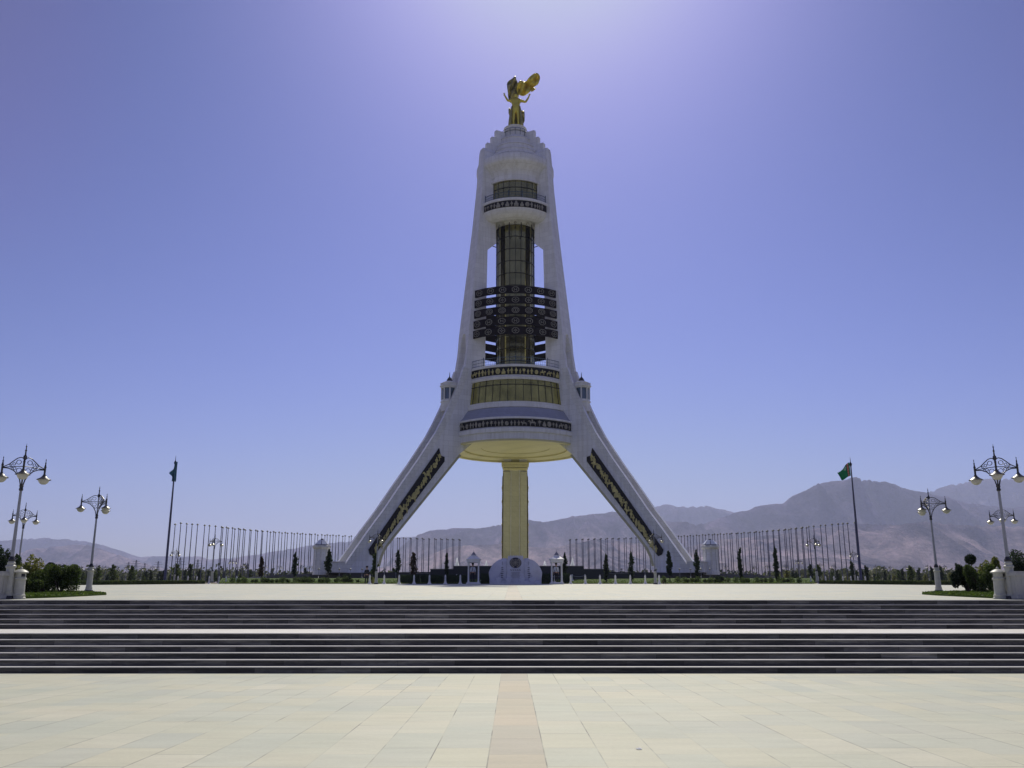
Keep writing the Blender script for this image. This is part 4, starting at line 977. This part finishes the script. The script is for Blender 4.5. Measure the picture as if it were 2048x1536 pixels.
for u,Y,v,lab,sd in((93,41,1124,'small round-headed tree rising above the left-hand shrubbery',3),(1951,41,1108,'small round-headed tree rising above the right-hand shrubbery',4)):
    t=empty('round_tree',(X_at(u,Y),Y,plaza_z(Y)),lab,'tree','round-headed little trees'); H=at(u,v,Y).z-plaza_z(Y); rg=random.Random(sd)
    m=MB(); m.tube((0,0,0),(.02,0,H-.2),.04,.02,6); m.build('trunk',M['bark'],t)
    m=MB()
    def fn():
        d=Vector((rg.gauss(0,1),rg.gauss(0,1),rg.gauss(0,1))).normalized()*(rg.random()**.35); return (d.x*.24,d.y*.24,H-.24+d.z*.24)
    leaves(m,fn,1600,.03,rg); m.build('crown',M['leaf_dark'],t)
# ---------------------------------------------------------------- slim trees round the lawn
TR=[(519,1114,1161,9.5,'leaf_red','left'),(585,1106,1161,10,'leaf_dark','left'),(654.5,1101,1163,13,'leaf_dark','left'),(747.5,1108,1157,11,'leaf_mid','left'),(794,1102,1156,10.5,'leaf_dark','left'),(825,1106,1158,13,'leaf_red','left'),(892,1108,1162,7.5,'leaf_dark','left'),
    (1130.5,1107,1164,9,'leaf_dark','right'),(1214,1110,1164,9,'leaf_dark','right'),(1264.5,1106,1160,11,'leaf_dark','right'),(1341.5,1104,1161,10,'leaf_dark','right'),(1397,1101,1163,9,'leaf_dark','right'),(1485,1097,1164,8.5,'leaf_dark','right'),(1557,1096,1163,8.5,'leaf_dark','right')]
for i,(u,vt,vb,wp,mt,sd) in enumerate(TR):
    Y=95+rng.uniform(0,5); zb=lawn_z(0,Y)-.03; H=at(u,vt,Y).z-zb; idx=i+1 if sd=='left' else i-6
    wm=wp*Y/1852
    dens=[420,420,650,900,380,520,420,520,620,420,1100,520,700,1000][i]; bare=[.2,.22,.3,.03,.3,.12,.2,.05,.12,.1,.24,.15,.06,.06][i]
    t=column_tree('slim_tree',H,wm*1.45,M[mt],100+i,int(dens*1.5),bare); t.location=(X_at(u,Y),Y,zb)
    look={'leaf_red':'slim reddish young tree','leaf_dark':'slim dark cypress-like tree','leaf_mid':'slim green columnar tree'}[mt]
    tag(t,'%s, %s in the lawn row %s of the arch'%(look,ordn(idx),sd),'tree','slim trees on the arch lawn')
# ---------------------------------------------------------------- trees of the park beyond
KT=[]
for q,(mt,h,wd,bare) in enumerate((('leaf_mid',4.6,3.0,.1),('leaf_yel',4.0,2.6,.15),('leaf_dark',5.2,2.0,.02),('leaf_dark',4.0,3.2,.05))):
    t=column_tree('park_tree',h,wd,M[mt],300+q,900,bare,.2)
    for c in kids(t): pass
    KT.append((t,tree_of(t),['bushy green','yellow-green','dark pointed','dark bushy'][q]))
usedk=[False]*4
def park(lst,where,seed):
    rg=random.Random(seed); cnt={}
    for (u,Y) in lst:
        q=rg.choice([0,1,2,3,2,0]); t,tr,nm=KT[q]; cnt[q]=cnt.get(q,0)+1
        lab='%s tree %s, %s such'%(nm,where,ordn(cnt[q])); loc=(X_at(u,Y),Y,base_z(Y)-.1); s=rg.uniform(.42,.72)
        if not usedk[q]: usedk[q]=True; t.location=loc; t.scale=(s,)*3; tag(t,lab,'tree','trees of the park behind the plaza')
        else:
            c=dup(tr,loc,lab,rg.random()*6,s); tag(c,None,'tree','trees of the park behind the plaza')
for q in range(4): KT[q]=(KT[q][0],KT[q][1],KT[q][2])
def spread(a,b,n,y0,y1,seed):
    rg=random.Random(seed); return [(a+(b-a)*(i+.5)/n+rg.uniform(-5,5),rg.uniform(y0,y1)) for i in range(n)]
park(spread(140,500,30,150,330,1),'in the left park',1)
park(spread(495,900,20,215,300,2),'behind the left flagpoles',2)
park(spread(1160,1570,20,215,300,3),'behind the right flagpoles',3)
park(spread(1575,1935,34,140,300,4),'in the right park',4)
# far woodland: one mass each side
def woods(ua,ub,y0,y1,h0,h1,seed,label,n):
    rg=random.Random(seed); m=MB(); L=[]
    for _ in range(n):
        Y=rg.uniform(y0,y1); u=rg.uniform(ua,ub); L.append((X_at(u,Y),Y,base_z(Y),rg.uniform(h0,h1),rg.uniform(2.2,4.5)))
    for x,y,z,h,r in L:
        for _ in range(22):
            d=Vector((rg.gauss(0,1),rg.gauss(0,1),rg.gauss(0,1))).normalized()*(rg.random()**.5)
            p=Vector((x+d.x*r,y+d.y*r,z+h*.5+d.z*h*.5)); s=rg.uniform(.5,1.1)
            a=Vector((rg.gauss(0,1),rg.gauss(0,1),rg.gauss(0,1))).normalized(); b=a.orthogonal().normalized()*s; c=a.cross(b)
            o=len(m.v); m.v+=[tuple(p+b),tuple(p+c*.7),tuple(p-b),tuple(p-c*.7)]; m.f.append((o,o+1,o+2,o+3)); m.m.append(0)
    tag(m.build('woodland',M['leaf_far']),label,'woodland',kind='stuff')
woods(-250,520,380,900,5,8,5,'band of distant woodland left of the arch',1500)
woods(520,1560,330,800,3.0,5.5,6,'low scrub on the plain behind the arch',1100)
woods(1560,2300,330,620,4,6,7,'band of distant woodland right of the arch',1200)
# clipped dark hedges along the back of the plaza
def hedge(pa,pb,h,wd,label,seed):
    rg=random.Random(seed); pa,pb=Vector(pa),Vector(pb); d=(pb-pa); L=d.length; d.normalize(); nn_=Vector((-d.y,d.x,0)).normalized()
    m=MB(); 
    c=(pa+pb)/2; m.add([tuple(pa+nn_*wd*.42*s+Vector((0,0,z))) for s in(-1,1) for z in(0,h*.93)]+[tuple(pb+nn_*wd*.42*s+Vector((0,0,z))) for s in(-1,1) for z in(0,h*.93)],[(0,1,5,4),(2,3,7,6),(1,3,7,5),(0,1,3,2),(4,5,7,6)])
    def fn():
        x=rg.random(); y=rg.uniform(-.5,.5); z=rg.random()
        if rg.random()<.5: z=1+rg.gauss(0,.03)
        else: y=rg.choice((-.5,.5))+rg.gauss(0,.03)
        q=pa.lerp(pb,x)+nn_*y*wd; return (q.x,q.y,q.z+z*h)
    leaves(m,fn,int(L*220),.05,rg); tag(m.build('hedge',M['leaf_dark' if 'shadow' in label or 'booth' in label or 'monument' in label else 'leaf_mid']),label,'hedge',group='clipped hedges round the plaza')
for sgn,nm in((-1,'left'),(1,'right')):
    pts=[(31,92.5),(47,74.5),(63,65.5),(91,58.5)]
    for (i,(a,b)) in enumerate(zip(pts,pts[1:])):
        hedge((sgn*a[0],a[1],plaza_z(a[1])-.1),(sgn*b[0],b[1],plaza_z(b[1])-.1),.42,.9,'long low hedge behind the plaza on the %s, %s'%(nm,['nearest the arch','the middle length','the outermost length'][i]),sgn*3+i)
for i,(ua,ub,lab) in enumerate(((800,838,'dark clipped hedge block in the arch shadow, leftmost of three'),(842,886,'dark clipped hedge block in the arch shadow, middle of three'),(890,934,'dark clipped hedge block in the arch shadow, beside the left booth'),(1128,1140,'dark clipped hedge block beside the right booth'),(1083,1106,'dark clipped hedge block right of the carved monument'),(962,982,'dark clipped hedge block left of the carved monument'))):
    Y=92.6; hedge((X_at(ua,Y),Y,lawn_z(0,Y)-.1),(X_at(ub,Y),Y,lawn_z(0,Y)-.1),.85 if i<3 else 1.0,1.6,lab,30+i)
# ================================================================ CARVED MONUMENT (book-like marble group)
Yc=88.0; s=Yc/1852; gz=plaza_z(Yc-1.5)
mo=empty('carved_monument',(X_at(1031,Yc),Yc,gz),'bluish white carved marble monument with a round wreath emblem, between the two sentry booths','monument')
def px(u,v): return ((u-1031)*s,(1169-v)*Yc/1906)
front_fn=lambda u,v,o:(u,-o,v)
m=MB(); m.box((0,.2,.12),(4.9,2.2,.24)); m.box((0,.2,.30),(4.6,1.9,.12)); m.build('plinth',M['sculpt'],mo)
def wing(sg):
    # fanned open page: a quarter disc bulging forward
    m=MB(); nu,nv=16,14; vs=[];fs=[]
    for j in range(nv+1):
        for i in range(nu+1):
            a=i/nu; x=.78+1.6*a; zt=2.42*math.sqrt(max(0,1-(a*.93)**2.4))**.9*.92+.15
            z=.30+(zt-.30)*j/nv; y=-.36+.75*a**2-.18*math.sin(PI*j/nv)
            vs.append((sg*x,y,z))
    for j in range(nv):
        for i in range(nu): fs.append((j*(nu+1)+i,j*(nu+1)+i+1,(j+1)*(nu+1)+i+1,(j+1)*(nu+1)+i))
    m.add(vs,fs); o=m.build('page_wing',M['sculpt'],mo,True); q=o.modifiers.new('thickness','SOLIDIFY'); q.thickness=.4; q.offset=0
    m=MB()
    for r in range(9):
        z=.66+r*.175; wdt=.24+.07*((r*7)%3); m.box((sg*(1.26-.02*r),-.36+.75*.09-.18*math.sin(PI*min(1,(z-.3)/2.0))-.215,z+.02),(wdt,.03,.07),0)
    m.build('lettering',M['sculpt_dark'],o)
    for f in(.86,.72,.5):
        m=MB(); P=[]
        for i in range(15):
            a=i/14; zt=2.42*math.sqrt(max(0,1-(a*.93)**2.4))**.9*.92+.15; P.append((sg*(.80+1.58*a*f),-.36+.75*(a*f)**2-.18*math.sin(PI*f)*.9-.225,.3+(zt-.3)*f))
        m.path(P,.03,5); m.build('page_edge',M['sculpt'],o)
    for i in range(7):
        a=.12+.12*i; zt=2.42*math.sqrt(max(0,1-(a*.93)**2.4))**.9*.92+.15; m=MB(); m.ball((sg*(.78+1.6*a),-.36+.75*a*a,zt+.02),.085+.03*(i%2),8,6); m.build('leaf_scroll',M['sculpt'],o,True)
wing(-1); wing(1)
m=MB(); m.ext([(-.80,.3),(.80,.3),(.80,2.28),(.74,2.34),(.74,2.62),(-.74,2.62),(-.74,2.34),(-.80,2.28)],front_fn,-.5,.78); cb=m.build('central_block',M['sculpt'],mo)
m=MB(); 
for i in range(9): m.box((-.66+.165*i,-.6,2.66),(.09,.3,.08+.05*(i%2)),0)
m.build('crest',M['sculpt'],cb)
# curled foot volutes
m=MB()
for x in(-1.6,-.62,.62,1.6):
    m.lathe([(.001,-.16),(.28,-.16),(.34,0),(.28,.16),(.001,.16)],18,0,T=Matrix.Translation((x,-.72,.44))@Matrix.Rotation(PI/2,4,'X')@Matrix.Scale(.8,4,(0,1,0)))
m.build('volutes',M['sculpt'],mo,True)
# wreath emblem : two olive branches round a gridded globe
m=MB(); m.lathe([(.001,0),(.56,0),(.56,.05),(.001,.05)],36,0,T=Matrix.Translation((0,-.78,2.02))@Matrix.Rotation(PI/2,4,'X')@Matrix.Scale(.88,4,(0,1,0))); em=m.build('emblem_disc',M['sculpt_dark'],cb)
m=MB(); E0=lambda a,b,o:(a,-.835-o,2.02+b)
for rr in(.11,.21,.31):
    m.path([(rr*math.cos(2*PI*i/20),-.845,2.04+rr*.9*math.sin(2*PI*i/20)) for i in range(21)],.013,4)
for i in range(4): a=PI*i/4; m.tube((-.31*math.cos(a),-.845,2.04-.28*math.sin(a)),(.31*math.cos(a),-.845,2.04+.28*math.sin(a)),.010,None,4)
for sg in(-1,1):
    pts=[(sg*.44*math.sin(R(12+13*i)),-.845,2.03-.43*math.cos(R(12+13*i))) for i in range(11)]
    m.path(pts,.014,4)
    for i,pnt in enumerate(pts[1:]):
        a=R(12+13*(i+1)); 
        for d in(-1,1): m.ball((pnt[0]+sg*d*.045*math.sin(a),-.85,pnt[2]-d*.045*math.cos(a)),.036,6,4)
m.build('emblem_wreath',M['bronze'],em)
m=MB()
for i in range(5):
    x=-.42+.21*i; m.box((x,-.795,1.34),(.12,.03,.03)); m.box((x-.03,-.795,1.37),(.04,.03,.07)); m.box((x+.03,-.795,1.31),(.04,.03,.07))
for r in range(6): m.box((0,-.79,1.12-.1*r),(.9-.1*(r%3),.02,.018))
m.build('inscription',M['sculpt_dark'],cb)
# ================================================================ SENTRY BOOTHS and GUARDS
def booth(u,Y,label):
    z=plaza_z(Y)+.0; t=empty('sentry_booth',(X_at(u,Y),Y,z),label,'sentry booth','open white sentry booths')
    m=MB(); m.box((0,0,.06),(1.34,1.34,.12)); m.box((0,0,.14),(1.2,1.2,.05)); m.build('floor',M['marble2'],t)
    for x in(-1,1):
        for y in(-1,1): m=MB(); m.lathe([(.09,.16),(.09,.26),(.06,.3),(.055,1.9),(.085,1.98),(.085,2.04)],12,0,(x*.48,y*.48,0)); m.build('post',M['marble2'],t,True)
    m=MB(); m.box((0,0,2.17),(1.24,1.24,.26)); m.box((0,0,2.32),(1.44,1.44,.06)); m.build('cornice',M['marble2'],t)
    m=MB(); m.box((0,0,2.49),(1.38,1.38,.28),0,0,.42); m.box((0,0,2.68),(.56,.56,.12)); m.build('roof',M['marble'],t)
    m=MB(); m.box((0,0,2.9),(.5,.5,.34),0,0,.1); m.tube((0,0,3.0),(0,0,3.3),.02,.008,6); m.build('roof_spire',M['roofslate'],t)
    return t
booth(946.5,88.6,'white open sentry booth left of the carved monument'); booth(1114,88.6,'white open sentry booth right of the carved monument')
def person(u,Y,zb,label,top,facing=-90,cap=True,tie=True,hgt=1.78,armpose=0):
    t=empty('person',(X_at(u,Y),Y,zb),label,'person','people standing by the lawn',R(facing+90)); k=hgt/1.78
    S=lambda x,y,z:(x*k,y*k,z*k)
    sk=Sk(); ch=sk.p(S(0,0,1.3),.10*k); ne0=sk.p(S(0,0,1.45),.065*k,ch); ne=sk.p(S(0,0,1.52),.052*k,ne0); h1=sk.p(S(0,-.012,1.60),.078*k,ne); h2=sk.p(S(0,-.005,1.68),.085*k,h1); sk.p(S(0,0,1.75),.055*k,h2)
    sk.p(S(0,-.105,1.635),.012*k,h1)           # nose
    for s in(-1,1):
        sk.p(S(s*.085,.0,1.635),.014*k,h1)     # ears
        sh=sk.p(S(s*.17,0,1.41),.05*k,ch); el=sk.p(S(s*.23,.02,1.14),.038*k,sh); wr=sk.p(S(s*.225,-.05,.9),.027*k,el)
        hand(sk,S(s*.225,-.05,.9),(0,-.15,-1),(s,0,0),wr,k)
    pel=sk.p(S(0,0,.95),.10*k,ch)
    for s in(-1,1):
        h=sk.p(S(s*.09,0,.88),.075*k,pel); kn=sk.p(S(s*.1,-.01,.5),.055*k,h); sk.p(S(s*.105,.01,.1),.04*k,kn)
    skinmesh('body',sk.V,sk.E,sk.R,M['skin'],t,2)
    sk=Sk(); p0=sk.p(S(0,0,.93),(.165*k,.115*k)); a=sk.p(S(0,0,1.12),(.155*k,.11*k),p0); b=sk.p(S(0,0,1.3),(.175*k,.12*k),a); sk.p(S(0,0,1.45),(.09*k,.07*k),b)
    for s in(-1,1):
        sh=sk.p(S(s*.175,0,1.40),.068*k,b); el=sk.p(S(s*.235,.02,1.14),.054*k,sh); sk.p(S(s*.23,-.035,.96),.044*k,el)
    skinmesh('shirt',sk.V,sk.E,sk.R,M[top],t,2)
    sk=Sk(); p0=sk.p(S(0,0,.98),(.15*k,.11*k))
    for s in(-1,1):
        h=sk.p(S(s*.095,0,.85),.095*k,p0); kn=sk.p(S(s*.105,-.01,.5),.075*k,h); sk.p(S(s*.11,.01,.09),.06*k,kn)
    skinmesh('trousers',sk.V,sk.E,sk.R,M['cloth_dark'],t,2)
    for s in(-1,1):
        sk=Sk(); a=sk.p(S(s*.11,.03,.05),.048*k); sk.p(S(s*.13,-.14,.035),.036*k,a); skinmesh('shoe',sk.V,sk.E,sk.R,M['hair'],t,1)
    m=MB()
    m.lathe([(.001,1.80*k),(.07*k,1.79*k),(.1*k,1.74*k),(.1*k,1.66*k),(.09*k,1.64*k)],14,0,(0,.012,0))
    m.build('hair',M['hair'],t,True)
    if cap:
        m=MB(); m.lathe([(.001,1.85*k),(.12*k,1.84*k),(.145*k,1.81*k),(.108*k,1.76*k),(.108*k,1.71*k)],18); m.box((0,-.13*k,1.725*k),(.15*k,.09*k,.012)); m.build('cap',M['cloth_dark'],t,True)
    if tie:
        m=MB(); m.box((0,-.125*k,1.24*k),(.055*k,.02,.34*k),0,0,.6); m.build('tie',M['cloth_dark'],t)
    return t
person(945,88.5,plaza_z(88.5)+.16,'guard in pale shirt and dark trousers standing inside the left sentry booth','shirt',-100)
person(1113,88.4,plaza_z(88.4)+.16,'guard in pale shirt and black tie standing inside the right sentry booth','shirt',-85)
person(731.5,89.8,plaza_z(89.8),'person in dark clothes and dark cap standing beside the lamp near the left leg','cloth_dark',-75,True,False,1.68)
# small pale bushes by that lamp, and by the right one
for u,mt,lab in((742,'leaf_yel','small pale twiggy bush between the standing person and the lamp'),(1328,'leaf_mid','small twiggy bush beside the lamp near the right leg')):
    t=bush('small_bush',(.7,.6,.75),M[mt],int(u),500,.045,stem=True,lob=5); t.location=(X_at(u,90.6),90.6,plaza_z(90.6)); tag(t,lab,'bush')
for i,(u,lab) in enumerate(((609,'rounded dark bush on the lawn between two slim trees left of the arch'),(695,'rounded dark bush on the lawn left of the standing person'),(1443,'rounded dark bush on the lawn right of the right kiosk'))):
    t=bush('lawn_bush',(1.1,1.0,.75),M['leaf_dark'],400+i,1100,.05,lob=5); t.location=(X_at(u,93.5),93.5,lawn_z(0,93.5)); tag(t,lab,'bush')
# ================================================================ LEG-FOOT KIOSKS
for ang,lab in((210,'small white octagonal kiosk with glazed pyramid roof at the foot of the left leg'),(330,'small white octagonal kiosk with glazed pyramid roof at the foot of the right leg')):
    c=Vector((math.cos(R(ang)),math.sin(R(ang)),0))*33.9; t=empty('octagonal_kiosk',AX+c,lab,'kiosk','kiosks at the feet of the legs',R(ang)); t.scale=(.70,.70,.99)
    T8=Matrix.Rotation(R(22.5),4,'Z')
    m=MB(); m.lathe([(1.75,-.3),(1.75,.25),(1.55,.3),(1.5,3.5)],8,0,T=T8); m.build('wall',M['marble2'],t)
    for i in range(8):
        a=R(45*i); m=MB(); m.box((1.40*math.cos(a),1.40*math.sin(a),2.1),(.05,.62,1.9),a); m.build('wall_panel',M['marble'],t)
    m=MB(); m.lathe([(1.5,3.5),(1.72,3.55),(1.95,3.75),(1.98,4.0),(1.7,4.05),(.01,4.05)],8,0,T=T8); m.build('cornice',M['marble2'],t)
    m=MB(); m.lathe([(1.75,4.05),(1.1,4.5),(.55,4.95),(.01,4.95)],8,0,T=T8); m.build('roof',M['roofslate'],t)
    for i in range(8):
        a=R(22.5+45*i); m=MB(); m.tube((1.56*math.cos(a),1.56*math.sin(a),.3),(1.53*math.cos(a),1.53*math.sin(a),3.5),.13,None,6); m.build('corner_rib',M['rail'],t)
    for i in range(8):
        a0_,a1_=R(45*i-19),R(45*i+19); m=MB()
        P=[Vector((r_*math.cos(a_),r_*math.sin(a_),z_)) for r_,a_,z_ in((1.62,a0_,4.20),(1.62,a1_,4.20),(.72,a1_,4.86),(.72,a0_,4.86))]
        n_=(P[1]-P[0]).cross(P[2]-P[0]).normalized()*.05; m.add([p+n_ for p in P]+[p-n_*.5 for p in P],[(0,1,2,3),(7,6,5,4),(0,1,5,4),(1,2,6,5),(2,3,7,6),(3,0,4,7)]); m.build('roof_pane',M['pane'],t)
    m=MB(); m.lathe([(.3,4.95),(.3,5.1),(.01,5.15)],8); m.build('roof_cap',M['iron'],t)
# ================================================================ PYLONS far left
for i,(u,v,Y) in enumerate(((257.6,1124,1500),(273,1120,1350),(290,1126,1500),(317,1122,1400),(361,1115,1150),(396,1119,1250),(1152+0,1121,1500))):
    if i==6: continue
    p=at(u,v,Y); zb=base_z(Y); H=p.z-zb; m=MB(); Wd=H*.11
    for sx in(-1,1):
        for sy in(-1,1): m.tube((sx*Wd,sy*Wd,0),(sx*Wd*.12,sy*Wd*.12,H),.35,.2,4)
    for j in range(7):
        a,b=j/7,(j+1)/7; wa,wb=Wd*(1-.88*a),Wd*(1-.88*b)
        for sy in(-1,1): m.tube((-wa,sy*wa,H*a),(wb,sy*wb,H*b),.16,None,4); m.tube((wa,sy*wa,H*a),(-wb,sy*wb,H*b),.16,None,4)
    for zz_,L in((.72,.24),(.84,.2),(.94,.14)): m.tube((-H*L,0,H*zz_),(H*L,0,H*zz_),.3,None,4)
    tag(m.build('power_pylon',M['pole'],loc=(p.x,Y,zb)),'faint steel lattice power pylon on the far left skyline, %s from the left'%ordn(i+1),'pylon','power pylons beyond the park')
# crumpled paper on the slabs
q=at(1278,1499,1.561*1906/(1499-1210)); rg=random.Random(4); m=MB(); m.ball((0,0,0),.036,10,7)
m.v=[(x*(1+rg.uniform(-.3,.3)),y*(1+rg.uniform(-.3,.3)),max(-.008,z*(.22+rg.uniform(-.12,.12)))) for x,y,z in m.v]
b=(768-1499)/FOC; Yp=EYE.z*(CP-b*SP)/-(SP+b*CP); pp=at(1278,1499,Yp)
tag(m.build('paper_scrap',M['water'],loc=(pp.x,pp.y,.01)),'crumpled white scrap of paper lying on the forecourt slabs','litter')
# ================================================================ HAZE
m=MB(); m.box((0,4700,560),(44000,19000,1900)); hz=m.build('haze',None or plain('haze_tmp',(1,1,1))); 
hz.data.materials.clear(); hm=bpy.data.materials.new('haze'); hm.use_nodes=True; t=hm.node_tree; t.nodes.clear()
o=t.nodes.new('ShaderNodeOutputMaterial'); v=t.nodes.new('ShaderNodeVolumePrincipled'); v.inputs['Color'].default_value=(.63,.70,1,1); v.inputs['Density'].default_value=8.2e-5; v.inputs['Anisotropy'].default_value=.22
t.links.new(v.outputs[0],o.inputs['Volume']); hz.data.materials.append(hm); tag(hz,kind='stuff')
bpy.context.view_layer.update()
